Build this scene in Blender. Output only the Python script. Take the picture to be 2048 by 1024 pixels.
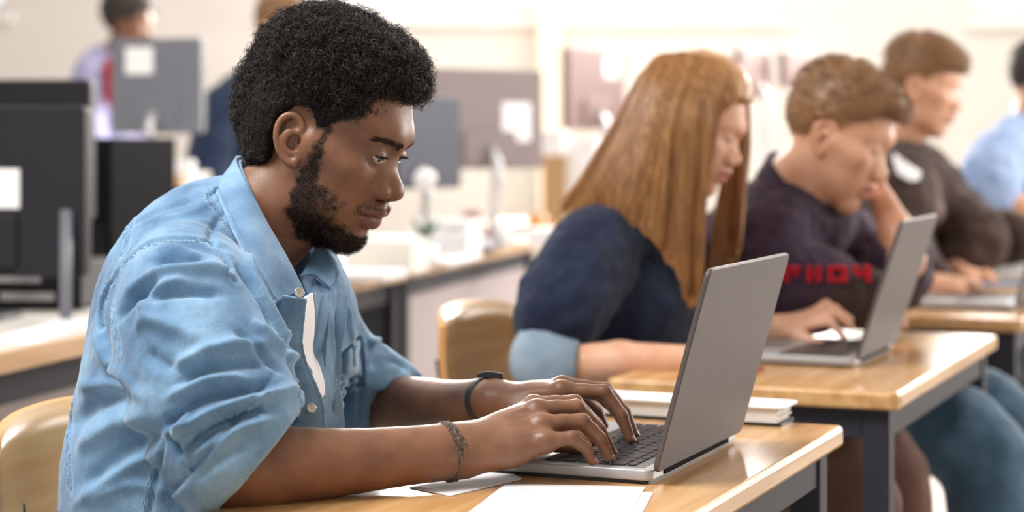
import bpy, math, random
import numpy as np
from mathutils import Vector, Matrix
from mathutils.bvhtree import BVHTree

random.seed(7)
rng = np.random.default_rng(7)
for o in list(bpy.data.objects):
    bpy.data.objects.remove(o, do_unlink=True)
scn = bpy.context.scene
COL = scn.collection

# ------------------------------------------------------------------ camera
FPX, HORIZON, CAMZ = 3834.0, 280.0, 1.11
cam_data = bpy.data.cameras.new('camera')
cam_data.sensor_width = 36.0
cam_data.lens = FPX / 2048 * 36.0
cam_data.shift_y = (HORIZON - 512) / 2048
cam_data.clip_start = 0.05
cam_data.dof.use_dof = True
cam_data.dof.focus_distance = 2.10
cam_data.dof.aperture_fstop = 3.2
cam_data.dof.aperture_blades = 0
cam = bpy.data.objects.new('camera', cam_data)
cam.location = (0, 0, CAMZ)
cam.rotation_euler = (math.pi / 2, 0, 0)
COL.objects.link(cam)
scn.camera = cam

# ------------------------------------------------------------------ world, lights, exposure
scn.view_settings.view_transform = 'Standard'
scn.view_settings.look = 'None'
scn.view_settings.gamma = 1.0
scn.view_settings.use_curve_mapping = False
scn.view_settings.exposure = 0.0
world = bpy.data.worlds.new('daylight')
scn.world = world
world.use_nodes = True
world.node_tree.nodes['Background'].inputs[0].default_value = (1.0, 0.97, 0.95, 1)
world.node_tree.nodes['Background'].inputs[1].default_value = 1.35


def area_light(name, loc, target, sx, sy, power, color):
    d = bpy.data.lights.new(name, 'AREA')
    d.shape = 'RECTANGLE'
    d.size, d.size_y = sx, sy
    d.energy = power
    d.color = color
    o = bpy.data.objects.new(name, d)
    o.location = loc
    o.rotation_euler = (Vector(target) - Vector(loc)).to_track_quat('-Z', 'Y').to_euler()
    COL.objects.link(o)
    return o


# daylight of the window row in the right-hand and back walls, and the ceiling panels
area_light('window_daylight_back', (1.0, 9.2, 2.05), (0.3, 2.2, 0.9), 4.6, 0.8, 430, (1.0, 0.94, 0.88))
area_light('window_daylight_right', (4.3, 4.6, 1.75), (0.0, 2.3, 0.9), 4.6, 1.3, 170, (1.0, 0.95, 0.90))
area_light('ceiling_light_row', (-1.1, 1.9, 2.80), (-0.35, 2.3, 0.8), 1.5, 1.1, 118, (1.0, 0.98, 0.96))
area_light('ceiling_light_rear', (-1.4, 5.4, 2.75), (-1.2, 5.8, 0.7), 2.6, 2.6, 42, (1.0, 0.97, 0.93))


# ------------------------------------------------------------------ helpers
def at(px, py, Y):
    """world point that stands at depth Y behind picture point px, py"""
    return np.array([(px - 1024.0) / FPX * Y, Y, CAMZ - (py - HORIZON) / FPX * Y])


def srgb(r, g, b):
    f = lambda c: (c / 255 / 12.92) if c <= 10 else ((c / 255 + 0.055) / 1.055) ** 2.4
    return (f(r), f(g), f(b), 1.0)


def link(o, parent=None):
    COL.objects.link(o)
    if parent is not None:
        o.parent = parent
    return o


def tag(o, label=None, cat=None, group=None, kind=None):
    if label:
        o['label'] = label
    if cat:
        o['category'] = cat
    if group:
        o['group'] = group
    if kind:
        o['kind'] = kind
    return o


def empty(name, loc, rz=0.0, label=None, cat=None, group=None):
    o = bpy.data.objects.new(name, None)
    o.empty_display_size = 0.05
    o.location = loc
    o.rotation_euler = (0, 0, rz)
    COL.objects.link(o)
    return tag(o, label, cat, group)


def mesh_np(name, verts, faces, mat=None, parent=None, smooth=True, attrs=None):
    """verts (n,3) array, faces (m,k) array with k = 3 or 4, or list of such arrays; coordinates are in the parent's frame"""
    if not isinstance(faces, (list, tuple)):
        faces = [faces]
    verts = np.asarray(verts, dtype=np.float32)
    me = bpy.data.meshes.new(name)
    me.vertices.add(len(verts))
    me.vertices.foreach_set('co', verts.ravel())
    nl = sum(f.size for f in faces)
    npoly = sum(len(f) for f in faces)
    me.loops.add(nl)
    me.polygons.add(npoly)
    me.loops.foreach_set('vertex_index', np.concatenate([f.ravel() for f in faces]).astype(np.int32))
    tot = np.concatenate([np.full(len(f), f.shape[1], dtype=np.int32) for f in faces])
    st = np.concatenate([[0], np.cumsum(tot)[:-1]]).astype(np.int32)
    me.polygons.foreach_set('loop_start', st)
    me.update(calc_edges=True)
    me.validate()
    if smooth:
        me.polygons.foreach_set('use_smooth', np.ones(len(me.polygons), dtype=bool))
    if attrs:
        for k, a in attrs.items():
            at_ = me.attributes.new(k, 'FLOAT', 'POINT')
            at_.data.foreach_set('value', np.asarray(a, dtype=np.float32))
    if mat is not None:
        me.materials.append(mat)
    o = bpy.data.objects.new(name, me)
    return link(o, parent)


class MB:
    """gathers simple shapes and links them as one mesh"""

    def __init__(s):
        s.v, s.f = [], []

    def add(s, v, f):
        b = len(s.v)
        s.v += [tuple(map(float, p)) for p in v]
        s.f += [tuple(b + i for i in q) for q in f]
        return s

    def box(s, lo, hi, M=None):
        x0, y0, z0 = lo
        x1, y1, z1 = hi
        v = [(x0, y0, z0), (x1, y0, z0), (x1, y1, z0), (x0, y1, z0), (x0, y0, z1), (x1, y0, z1), (x1, y1, z1), (x0, y1, z1)]
        if M is not None:
            v = [M @ Vector(p) for p in v]
        return s.add(v, [(0, 3, 2, 1), (4, 5, 6, 7), (0, 1, 5, 4), (1, 2, 6, 5), (2, 3, 7, 6), (3, 0, 4, 7)])

    def rbox(s, lo, hi, r, seg=3, axis='z'):
        """box with rounded corners in the plane across `axis`"""
        ax = {'x': 0, 'y': 1, 'z': 2}[axis]
        a, b = [i for i in range(3) if i != ax]
        pts = []
        for (cx, cy, a0) in ((hi[a] - r, hi[b] - r, 0), (lo[a] + r, hi[b] - r, 90), (lo[a] + r, lo[b] + r, 180), (hi[a] - r, lo[b] + r, 270)):
            for i in range(seg + 1):
                t = math.radians(a0 + 90 * i / seg)
                pts.append((cx + r * math.cos(t), cy + r * math.sin(t)))
        n = len(pts)
        v = []
        for zz in (lo[ax], hi[ax]):
            for p in pts:
                q = [0, 0, 0]
                q[a], q[b], q[ax] = p[0], p[1], zz
                v.append(q)
        f = [tuple(range(n))[::-1], tuple(range(n, 2 * n))] + [(i, (i + 1) % n, n + (i + 1) % n, n + i) for i in range(n)]
        return s.add(v, f)

    def tube(s, pts, r, n=8, cap=True):
        pts = [Vector(p) for p in pts]
        rr = r if isinstance(r, (list, tuple)) else [r] * len(pts)
        v, f = [], []
        up = None
        for i, p in enumerate(pts):
            t = (pts[min(i + 1, len(pts) - 1)] - pts[max(i - 1, 0)]).normalized()
            if up is None:
                up = Vector((0, 0, 1)) if abs(t.z) < 0.9 else Vector((1, 0, 0))
            a = t.cross(up).normalized()
            up = a.cross(t).normalized()
            for k in range(n):
                q = 2 * math.pi * k / n
                v.append(p + a * (rr[i] * math.cos(q)) + up * (rr[i] * math.sin(q)))
        for i in range(len(pts) - 1):
            for k in range(n):
                f.append((i * n + k, i * n + (k + 1) % n, (i + 1) * n + (k + 1) % n, (i + 1) * n + k))
        if cap:
            f.append(tuple(range(n))[::-1])
            f.append(tuple(range((len(pts) - 1) * n, len(pts) * n)))
        return s.add(v, f)

    def lathe(s, prof, c=(0, 0, 0), n=24):
        v, f = [], []
        for (r, z) in prof:
            for k in range(n):
                q = 2 * math.pi * k / n
                v.append((c[0] + r * math.cos(q), c[1] + r * math.sin(q), c[2] + z))
        for i in range(len(prof) - 1):
            for k in range(n):
                f.append((i * n + k, i * n + (k + 1) % n, (i + 1) * n + (k + 1) % n, (i + 1) * n + k))
        f.append(tuple(range(n))[::-1])
        f.append(tuple(range((len(prof) - 1) * n, len(prof) * n)))
        return s.add(v, f)

    def build(s, name, mat, parent=None, smooth=False, bevel=0.0, seg=2):
        me = bpy.data.meshes.new(name)
        me.from_pydata(s.v, [], s.f)
        me.update()
        if mat is not None:
            me.materials.append(mat)
        if smooth:
            me.polygons.foreach_set('use_smooth', np.ones(len(me.polygons), dtype=bool))
        o = bpy.data.objects.new(name, me)
        link(o, parent)
        if bevel:
            m = o.modifiers.new('bevel', 'BEVEL')
            m.width = bevel
            m.segments = seg
            m.limit_method = 'ANGLE'
            me.polygons.foreach_set('use_smooth', np.ones(len(me.polygons), dtype=bool))
            w = o.modifiers.new('wn', 'WEIGHTED_NORMAL')
        return o


def catmull(pts, n):
    """n points spaced evenly in parameter along a smooth curve through pts (k,d)"""
    P = np.asarray(pts, dtype=float)
    k = len(P)
    if k == 2:
        t = np.linspace(0, 1, n)[:, None]
        return P[0] * (1 - t) + P[1] * t
    Q = np.vstack([2 * P[0] - P[1], P, 2 * P[-1] - P[-2]])
    u = np.linspace(0, k - 1 - 1e-9, n)
    i = u.astype(int)
    t = (u - i)[:, None]
    a, b, c, d = Q[i], Q[i + 1], Q[i + 2], Q[i + 3]
    return 0.5 * (2 * b + (c - a) * t + (2 * a - 5 * b + 4 * c - d) * t ** 2 + (3 * b - a - 3 * c + d) * t ** 3)


def sheet(name, rows, mat, parent, nu=24, nv=16, thick=0.002, attrs=None, origin=None, hem=None):
    """a solid cloth sheet through rows of 3D points"""
    R = np.array([catmull(r, nu) for r in rows])          # rows, nu, 3
    G = np.array([catmull(R[:, i], nv) for i in range(nu)])  # nu, nv, 3
    du = np.gradient(G, axis=0)
    dv = np.gradient(G, axis=1)
    N = np.cross(du, dv)
    N /= np.linalg.norm(N, axis=2, keepdims=True) + 1e-12
    if hem is not None:                       # a pressed row of stitches and puckers along the hem
        u, v = np.meshgrid(np.linspace(0, 1, nu), np.linspace(0, 1, nv), indexing='ij')
        d = np.full(u.shape, 9.0)
        for side, wd in hem:
            d = np.minimum(d, {'u0': u, 'u1': 1 - u, 'v0': v, 'v1': 1 - v}[side] / wd)
        q = vnoise(np.stack([u.ravel() * 75, v.ravel() * 40, u.ravel() * 0], 1), 1.0).reshape(u.shape) - .5
        G = G + N * (np.sign(-N[..., 1]) * (q * .0030 * np.clip(1.5 - d, 0, 1) - .0016 * np.exp(-((d - 1) / .16) ** 2)))[..., None]
    A = G + N * thick / 2
    B = G - N * thick / 2
    idx = np.arange(nu * nv).reshape(nu, nv)
    q = np.stack([idx[:-1, :-1], idx[1:, :-1], idx[1:, 1:], idx[:-1, 1:]], -1).reshape(-1, 4)
    m = nu * nv
    F = [q, q[:, ::-1] + m]
    loop = np.concatenate([idx[:, 0], idx[-1, 1:], idx[::-1, -1][1:], idx[0, ::-1][1:-1]])
    l2 = np.roll(loop, -1)
    F.append(np.stack([l2, loop, loop + m, l2 + m], -1))
    V = np.vstack([A.reshape(-1, 3), B.reshape(-1, 3)])
    if origin is not None:
        V = V - np.asarray(origin)
    at_ = None
    if hem is not None:                       # worn, paler hems: distance 0..1 to the sides named in hem
        u, v = np.meshgrid(np.linspace(0, 1, nu), np.linspace(0, 1, nv), indexing='ij')
        d = np.full(u.shape, 9.0)
        for side, wd in hem:
            d = np.minimum(d, {'u0': u, 'u1': 1 - u, 'v0': v, 'v1': 1 - v}[side] / wd)
        h_ = np.clip(1.3 - d, 0, 1) * (.35 + .75 * vnoise(np.stack([u.ravel() * 46, v.ravel() * 30, u.ravel() * 0], 1), 1.0)).reshape(u.shape)
        at_ = {'faded': np.concatenate([h_.ravel()] * 2)}
    return mesh_np(name, V, F, mat, parent, attrs=at_)


# ------------------------------------------------------------------ implicit surfaces
def smin(a, b, k):
    h = np.maximum(k - np.abs(a - b), 0.0) / k
    return np.minimum(a, b) - h * h * k * 0.25


class Field:
    """a grid of signed distances; soft unions of tapered limbs and ellipsoids grow one continuous surface"""

    def __init__(s, lo, hi, h):
        s.lo = np.array(lo, dtype=np.float32)
        s.h = h
        s.n = np.ceil((np.array(hi) - np.array(lo)) / h).astype(int) + 1
        s.D = np.full(s.n, 1.0, dtype=np.float32)
        s.ax = [s.lo[i] + h * np.arange(s.n[i], dtype=np.float32) for i in range(3)]

    def _sl(s, lo, hi, m):
        a = np.clip(np.floor((np.array(lo) - m - s.lo) / s.h).astype(int), 0, s.n)
        b = np.clip(np.ceil((np.array(hi) + m - s.lo) / s.h).astype(int) + 1, 0, s.n)
        if np.any(b <= a):
            return None, None
        sl = tuple(slice(a[i], b[i]) for i in range(3))
        P = (s.ax[0][sl[0]][:, None, None], s.ax[1][sl[1]][None, :, None], s.ax[2][sl[2]][None, None, :])
        return sl, P

    def _put(s, sl, d, k, op):
        if op == 'sub':
            s.D[sl] = -smin(-s.D[sl], d, max(k, 1e-5))
        else:
            s.D[sl] = smin(s.D[sl], d, max(k, 1e-5))

    def ell(s, c, r, k=0.01, R=None, op='add'):
        c = np.asarray(c, dtype=np.float32)
        r = np.asarray(r, dtype=np.float32)
        e = np.full(3, r.max()) if R is not None else r
        sl, P = s._sl(c - e, c + e, k + 3 * s.h)
        if sl is None:
            return s
        p = [P[i] - c[i] for i in range(3)]
        if R is not None:
            R = np.asarray(R, dtype=np.float32)   # columns: the ellipsoid's own axes
            p = [p[0] * R[0, j] + p[1] * R[1, j] + p[2] * R[2, j] for j in range(3)]
        q = sum((p[i] / r[i]) ** 2 for i in range(3))
        g = sum((p[i] / (r[i] * r[i])) ** 2 for i in range(3))
        k0 = np.sqrt(q)
        d = k0 * (k0 - 1.0) / (np.sqrt(g) + 1e-9)
        s._put(sl, d, k, op)
        return s

    def cone(s, a, b, ra, rb, k=0.01, op='add', flat=None):
        a = np.asarray(a, dtype=np.float32)
        b = np.asarray(b, dtype=np.float32)
        m = max(ra, rb)
        sl, P = s._sl(np.minimum(a, b) - m, np.maximum(a, b) + m, k + 3 * s.h)
        if sl is None:
            return s
        ab = b - a
        L = float(ab @ ab) + 1e-12
        p = [P[i] - a[i] for i in range(3)]
        t = np.clip((p[0] * ab[0] + p[1] * ab[1] + p[2] * ab[2]) / L, 0, 1)
        q = [p[i] - t * ab[i] for i in range(3)]
        d2 = q[0] ** 2 + q[1] ** 2 + q[2] ** 2
        if flat is not None:                     # flatten along a direction: (unit vector, factor > 1 squeezes)
            n, fk = flat
            w = q[0] * n[0] + q[1] * n[1] + q[2] * n[2]
            d2 = d2 + (fk * fk - 1) * w * w
        d = np.sqrt(d2) - (ra + (rb - ra) * t)
        if flat is not None:
            d = d / math.sqrt(flat[1])
        s._put(sl, d, k, op)
        return s

    def chain(s, pts, rad, k=0.006, op='add', n=None):
        if n:
            Q = catmull(np.hstack([np.asarray(pts, float), np.asarray(rad, float)[:, None]]), n)
            pts, rad = Q[:, :3], Q[:, 3]
        for i in range(len(pts) - 1):
            s.cone(pts[i], pts[i + 1], rad[i], rad[i + 1], k, op)
        return s

    def mesh(s):
        D = s.D
        S = D < 0
        nx, ny, nz = s.n
        c = np.zeros((nx - 1, ny - 1, nz - 1), dtype=np.int8)
        for i in (0, 1):
            for j in (0, 1):
                for k in (0, 1):
                    c += S[i:nx - 1 + i, j:ny - 1 + j, k:nz - 1 + k]
        act = np.argwhere((c > 0) & (c < 8))
        ids = np.full(c.shape, -1, dtype=np.int32)
        ids[act[:, 0], act[:, 1], act[:, 2]] = np.arange(len(act))
        acc = np.zeros((len(act), 3), dtype=np.float32)
        cnt = np.zeros(len(act), dtype=np.float32)
        cor = [(i, j, k) for i in (0, 1) for j in (0, 1) for k in (0, 1)]
        val = {q: D[act[:, 0] + q[0], act[:, 1] + q[1], act[:, 2] + q[2]] for q in cor}
        for q in cor:
            for ax in range(3):
                if q[ax] == 0:
                    q2 = tuple(q[i] + (1 if i == ax else 0) for i in range(3))
                    a, b = val[q], val[q2]
                    m = (a < 0) != (b < 0)
                    t = np.where(m, a / np.where(m, a - b, 1), 0)
                    for i in range(3):
                        acc[:, i] += np.where(m, q[i] + (t if i == ax else 0), 0)
                    cnt += m
        V = (act + acc / cnt[:, None]) * s.h + s.lo
        F = []
        for ax in range(3):
            o1, o2 = [(1, 2), (2, 0), (0, 1)][ax]
            sa = [slice(None)] * 3
            sb = [slice(None)] * 3
            sa[ax] = slice(0, -1)
            sb[ax] = slice(1, None)
            ch = S[tuple(sa)] != S[tuple(sb)]
            e = np.argwhere(ch)
            ok = (e[:, o1] > 0) & (e[:, o2] > 0) & (e[:, o1] < s.n[o1] - 1) & (e[:, o2] < s.n[o2] - 1)
            e = e[ok]
            ins = S[e[:, 0], e[:, 1], e[:, 2]]
            q = []
            for (d1, d2) in ((-1, -1), (0, -1), (0, 0), (-1, 0)):
                f = e.copy()
                f[:, o1] += d1
                f[:, o2] += d2
                q.append(ids[f[:, 0], f[:, 1], f[:, 2]])
            q = np.stack(q, -1)
            q[~ins] = q[~ins][:, ::-1]
            F.append(q)
        F = np.concatenate(F)
        return V.astype(np.float64), F


def relax(V, F, it=1, lam=0.5):
    """gentle smoothing over the quads' edges"""
    e = np.concatenate([F[:, [0, 1]], F[:, [1, 2]], F[:, [2, 3]], F[:, [3, 0]]])
    e = np.concatenate([e, e[:, ::-1]])
    n = np.bincount(e[:, 0], minlength=len(V)).astype(float)[:, None] + 1e-9
    for _ in range(it):
        s = np.stack([np.bincount(e[:, 0], weights=V[e[:, 1], i], minlength=len(V)) for i in range(3)], -1)
        V = V * (1 - lam) + lam * s / n
    return V


def normals(V, F):
    n = np.cross(V[F[:, 2]] - V[F[:, 0]], V[F[:, 3]] - V[F[:, 1]])
    N = np.zeros_like(V)
    for j in range(4):
        for i in range(3):
            N[:, i] += np.bincount(F[:, j], weights=n[:, i], minlength=len(V))
    return N / (np.linalg.norm(N, axis=1, keepdims=True) + 1e-12)


def near(V, pts):
    """distance of every vertex to a polyline, and the parameter 0..1 along it"""
    best = np.full(len(V), 9.0)
    par = np.zeros(len(V))
    m = len(pts) - 1
    for i in range(m):
        a, b = pts[i], pts[i + 1]
        ab = b - a
        t = np.clip(((V - a) @ ab) / (ab @ ab + 1e-12), 0, 1)
        d = np.linalg.norm(V - a - t[:, None] * ab, axis=1)
        w = d < best
        best[w] = d[w]
        par[w] = (i + t[w]) / m
    return best, par


def inside(poly, x, y):
    """points in polygon, arrays"""
    r = np.zeros(x.shape, dtype=bool)
    n = len(poly)
    for i in range(n):
        x1, y1 = poly[i]
        x2, y2 = poly[(i + 1) % n]
        c = ((y1 > y) != (y2 > y)) & (x < (x2 - x1) * (y - y1) / (y2 - y1 + 1e-12) + x1)
        r ^= c
    return r


def edge_dist(poly, x, y):
    d = np.full(x.shape, 9.0)
    P = np.asarray(poly, float)
    for i in range(len(P)):
        a, b = P[i], P[(i + 1) % len(P)]
        ab = b - a
        t = np.clip(((x - a[0]) * ab[0] + (y - a[1]) * ab[1]) / (ab @ ab + 1e-12), 0, 1)
        d = np.minimum(d, np.hypot(x - a[0] - t * ab[0], y - a[1] - t * ab[1]))
    return d


_perm = rng.random((32, 32, 32)).astype(np.float32)


def vnoise(P, scale):
    """smooth value noise 0..1 at points (n,3)"""
    q = np.asarray(P) * scale + 101.3
    i = np.floor(q).astype(int)
    f = q - i
    f = f * f * (3 - 2 * f)
    o = 0
    for a in (0, 1):
        for b in (0, 1):
            for c in (0, 1):
                w = (f[:, 0] if a else 1 - f[:, 0]) * (f[:, 1] if b else 1 - f[:, 1]) * (f[:, 2] if c else 1 - f[:, 2])
                o = o + w * _perm[(i[:, 0] + a) % 32, (i[:, 1] + b) % 32, (i[:, 2] + c) % 32]
    return o


# ------------------------------------------------------------------ materials
def material(name, color, rough=0.5, metal=0.0, spec=0.5, sss=0.0, sheen=0.0):
    m = bpy.data.materials.new(name)
    m.use_nodes = True
    b = m.node_tree.nodes['Principled BSDF']
    b.inputs['Base Color'].default_value = color
    b.inputs['Roughness'].default_value = rough
    b.inputs['Metallic'].default_value = metal
    b.inputs['Specular IOR Level'].default_value = spec
    if sss:
        b.inputs['Subsurface Weight'].default_value = sss
        b.inputs['Subsurface Radius'].default_value = (1.0, 0.35, 0.2)
        b.inputs['Subsurface Scale'].default_value = 0.004
    if sheen:
        b.inputs['Sheen Weight'].default_value = sheen
    return m


def N_(m, t, **kw):
    n = m.node_tree.nodes.new(t)
    for k, v in kw.items():
        if k.startswith('in_'):
            n.inputs[k[3:]].default_value = v
        else:
            setattr(n, k, v)
    return n


def L_(m, a, b):
    m.node_tree.links.new(a, b)


def noisy(m, c1, c2, scale=8.0, detail=4.0, stretch=(1, 1, 1), bump=0.0, bscale=None, lo=0.35, hi=0.65, dist=0.002):
    """colour wanders between two shades; optional fine relief"""
    b = m.node_tree.nodes['Principled BSDF']
    tc = N_(m, 'ShaderNodeTexCoord')
    mp = N_(m, 'ShaderNodeMapping')
    mp.inputs['Scale'].default_value = stretch
    L_(m, tc.outputs['Object'], mp.inputs['Vector'])
    nz = N_(m, 'ShaderNodeTexNoise')
    nz.inputs['Scale'].default_value = scale
    nz.inputs['Detail'].default_value = detail
    L_(m, mp.outputs[0], nz.inputs['Vector'])
    rp = N_(m, 'ShaderNodeValToRGB')
    rp.color_ramp.elements[0].position = lo
    rp.color_ramp.elements[0].color = c1
    rp.color_ramp.elements[1].position = hi
    rp.color_ramp.elements[1].color = c2
    L_(m, nz.outputs['Fac'], rp.inputs['Fac'])
    L_(m, rp.outputs['Color'], b.inputs['Base Color'])
    if bump:
        n2 = N_(m, 'ShaderNodeTexNoise')
        n2.inputs['Scale'].default_value = bscale or scale * 4
        n2.inputs['Detail'].default_value = 3
        L_(m, mp.outputs[0], n2.inputs['Vector'])
        bp = N_(m, 'ShaderNodeBump')
        bp.inputs['Strength'].default_value = bump
        bp.inputs['Distance'].default_value = dist
        L_(m, n2.outputs['Fac'], bp.inputs['Height'])
        L_(m, bp.outputs['Normal'], b.inputs['Normal'])
    return rp.outputs['Color']


def attr_mix(m, src, attr, color):
    """mixes colour in by a vertex attribute (beard shade, lips, faded seams)"""
    b = m.node_tree.nodes['Principled BSDF']
    a = N_(m, 'ShaderNodeAttribute', attribute_name=attr)
    mx = N_(m, 'ShaderNodeMix', data_type='RGBA')
    L_(m, a.outputs['Fac'], mx.inputs[0])
    L_(m, src, mx.inputs[6])
    mx.inputs[7].default_value = color
    L_(m, mx.outputs[2], b.inputs['Base Color'])
    return mx.outputs[2]


M = {}


def skin(name, c1, c2, lip, stubble=None, sss=0.12, rough=0.42):
    m = material(name, c1, rough, spec=0.45, sss=sss)
    c = noisy(m, c1, c2, scale=26, detail=5, bump=0.25, bscale=420, dist=0.0008)
    c = attr_mix(m, c, 'lips', lip)
    if stubble:
        c = attr_mix(m, c, 'stubble', stubble)
    M[name] = m
    return m


skin('skin_dark', (0.155, 0.070, 0.038, 1), (0.235, 0.108, 0.058, 1), (0.17, 0.068, 0.055, 1), (0.008, 0.006, 0.006, 1))
skin('skin_fair', (0.62, 0.33, 0.21, 1), (0.72, 0.42, 0.29, 1), (0.56, 0.24, 0.19, 1))
skin('skin_tan', (0.55, 0.28, 0.17, 1), (0.62, 0.34, 0.22, 1), (0.45, 0.16, 0.13, 1))
M['eye_white'] = material('eye_white', (0.50, 0.44, 0.40, 1), 0.15)
M['iris'] = material('iris', (0.018, 0.009, 0.006, 1), 0.08)
M['black_hair'] = material('black_hair', (0.012, 0.0085, 0.0075, 1), 0.75, spec=0.15)
M['brow_hair'] = material('brow_hair', (0.040, 0.023, 0.016, 1), 0.7, spec=0.15)
M['black_curl'] = material('black_curl', (0.024, 0.016, 0.013, 1), 0.48, spec=0.45)


def denim(name, dark, mid, light):
    m = material(name, mid, 0.82, spec=0.2, sheen=0.25)
    b = m.node_tree.nodes['Principled BSDF']
    c = noisy(m, dark, light, scale=16, detail=9, lo=0.28, hi=0.74)
    tc = N_(m, 'ShaderNodeTexCoord')
    n1 = N_(m, 'ShaderNodeTexNoise')
    n1.inputs['Scale'].default_value = 900
    n1.inputs['Detail'].default_value = 2
    mp = N_(m, 'ShaderNodeMapping')
    mp.inputs['Scale'].default_value = (1, 1, 0.35)
    L_(m, tc.outputs['Object'], mp.inputs['Vector'])
    L_(m, mp.outputs[0], n1.inputs['Vector'])
    hs = N_(m, 'ShaderNodeMix', data_type='RGBA', blend_type='OVERLAY')
    hs.inputs[0].default_value = 0.35
    L_(m, c, hs.inputs[6])
    L_(m, n1.outputs['Fac'], hs.inputs[7])
    a = attr_mix(m, hs.outputs[2], 'faded', light)
    bp = N_(m, 'ShaderNodeBump')
    bp.inputs['Strength'].default_value = 0.35
    bp.inputs['Distance'].default_value = 0.0012
    L_(m, n1.outputs['Fac'], bp.inputs['Height'])
    L_(m, bp.outputs['Normal'], b.inputs['Normal'])
    M[name] = m
    return m


denim('light_denim', (0.045, 0.118, 0.235, 1), (0.10, 0.215, 0.37, 1), (0.215, 0.37, 0.535, 1))
denim('blue_jeans', (0.03, 0.075, 0.13, 1), (0.05, 0.11, 0.18, 1), (0.09, 0.18, 0.27, 1))
# ------------------------------------------------------------------ the room
M['wall_paint'] = material('wall_paint', (.70, .64, .57, 1), .9)
noisy(M['wall_paint'], (.64, .61, .575, 1), (.69, .66, .62, 1), scale=1.2, bump=.05, bscale=160)
M['ceiling_paint'] = material('ceiling_paint', (.8, .79, .77, 1), .95)
M['floor_vinyl'] = material('floor_vinyl', (.5, .46, .43, 1), .28, spec=.5)
noisy(M['floor_vinyl'], (.42, .385, .36, 1), (.56, .52, .49, 1), scale=3.0, detail=7)
M['white_frame'] = material('white_frame', (.78, .77, .75, 1), .45)
gl = bpy.data.materials.new('window_glass')
gl.use_nodes = True
nt = gl.node_tree
nt.nodes.remove(nt.nodes['Principled BSDF'])
g1 = nt.nodes.new('ShaderNodeBsdfTransparent')
g2 = nt.nodes.new('ShaderNodeBsdfGlossy')
g2.inputs['Roughness'].default_value = .05
gm = nt.nodes.new('ShaderNodeMixShader')
gm.inputs[0].default_value = .05
nt.links.new(g1.outputs[0], gm.inputs[1])
nt.links.new(g2.outputs[0], gm.inputs[2])
nt.links.new(gm.outputs[0], nt.nodes['Material Output'].inputs[0])
M['glass'] = gl
X0, X1, Y0, Y1, ZC = -6.0, 4.6, -1.6, 9.5, 2.9


def struct(name, mb, mat):
    o = mb.build(name, mat)
    o['kind'] = 'structure'
    return o


struct('floor', MB().box((X0, Y0, -.1), (X1, Y1, 0)), M['floor_vinyl'])
struct('ceiling', MB().box((X0, Y0, ZC), (X1, Y1, ZC + .1)), M['ceiling_paint'])


def wall_with_openings(name, a0, a1, fixed, t, opens, axis):
    """a wall along x or y with rectangular openings (a, b, z0, z1)"""
    mb = MB()

    def bx(p0, p1, z0, z1):
        if p1 - p0 < 1e-4 or z1 - z0 < 1e-4:
            return
        if axis == 'x':
            mb.box((p0, fixed, z0), (p1, fixed + t, z1))
        else:
            mb.box((fixed, p0, z0), (fixed + t, p1, z1))
    c = a0
    for (p, q, z0, z1) in opens:
        bx(c, p, 0, ZC)
        bx(p, q, 0, z0)
        bx(p, q, z1, ZC)
        c = q
    bx(c, a1, 0, ZC)
    return struct(name, mb, M['wall_paint'])


def window(n, p, q, z0, z1, fixed, axis, splits):
    r = struct('window_%d' % n, MB().box(*(((p - .03, fixed - .04, z0 - .045), (q + .03, fixed + .12, z0)) if axis == 'x' else ((fixed - .04, p - .03, z0 - .045), (fixed + .12, q + .03, z0)))), M['white_frame'])
    fr = MB()

    def b(a, c, lo, hi, d0=.02, d1=.08):
        if axis == 'x':
            fr.box((a, fixed + d0, lo), (c, fixed + d1, hi))
        else:
            fr.box((fixed + d0, a, lo), (fixed + d1, c, hi))
    w = .05
    b(p, q, z0, z0 + w)
    b(p, q, z1 - w, z1)
    xs = [p + (q - p) * i / splits for i in range(splits + 1)]
    for i, x in enumerate(xs):
        b(max(p, x - w / 2), min(q, x + w / 2), z0 + w, z1 - w)
    fr.build('window_frame', M['white_frame'], r)
    for i in range(splits):
        a, c = xs[i] + w / 2, xs[i + 1] - w / 2
        m = MB()
        if axis == 'x':
            m.box((a, fixed + .045, z0 + w), (c, fixed + .055, z1 - w))
        else:
            m.box((fixed + .045, a, z0 + w), (fixed + .055, c, z1 - w))
        m.build('pane', M['glass'], r)
    return r


wall_with_openings('wall_back', X0, X1, Y1, .2, [(-5.2, -2.5, 1.74, 2.7), (-.86, 1.34, 1.72, 2.7), (2.28, 4.3, 1.71, 2.7)], 'x')
window(1, -.86, 1.34, 1.72, 2.7, Y1, 'x', 3)
window(2, 2.28, 4.3, 1.71, 2.7, Y1, 'x', 3)
window(3, -5.2, -2.5, 1.74, 2.7, Y1, 'x', 3)
wall_with_openings('wall_right', Y0, Y1, X1, .2, [(.2, 2.8, .95, 2.6), (3.2, 5.8, .95, 2.6), (6.2, 8.8, .95, 2.6)], 'y')
for i, (a, b) in enumerate(((.2, 2.8), (3.2, 5.8), (6.2, 8.8))):
    window(4 + i, a, b, .95, 2.6, X1, 'y', 3)
wall_with_openings('wall_left', Y0, Y1, X0 - .2, .2, [], 'y')
wall_with_openings('wall_front', X0, X1, Y0 - .2, .2, [(-5.4, -1.6, .9, 2.65)], 'x')
window(7, -5.4, -1.6, .9, 2.65, Y0 - .2, 'x', 4)
struct('baseboard_back', MB().box((X0, Y1 - .015, 0), (X1, Y1, .09)), M['white_frame'])
struct('baseboard_right', MB().box((X1 - .015, Y0, 0), (X1, Y1, .09)), M['white_frame'])

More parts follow.
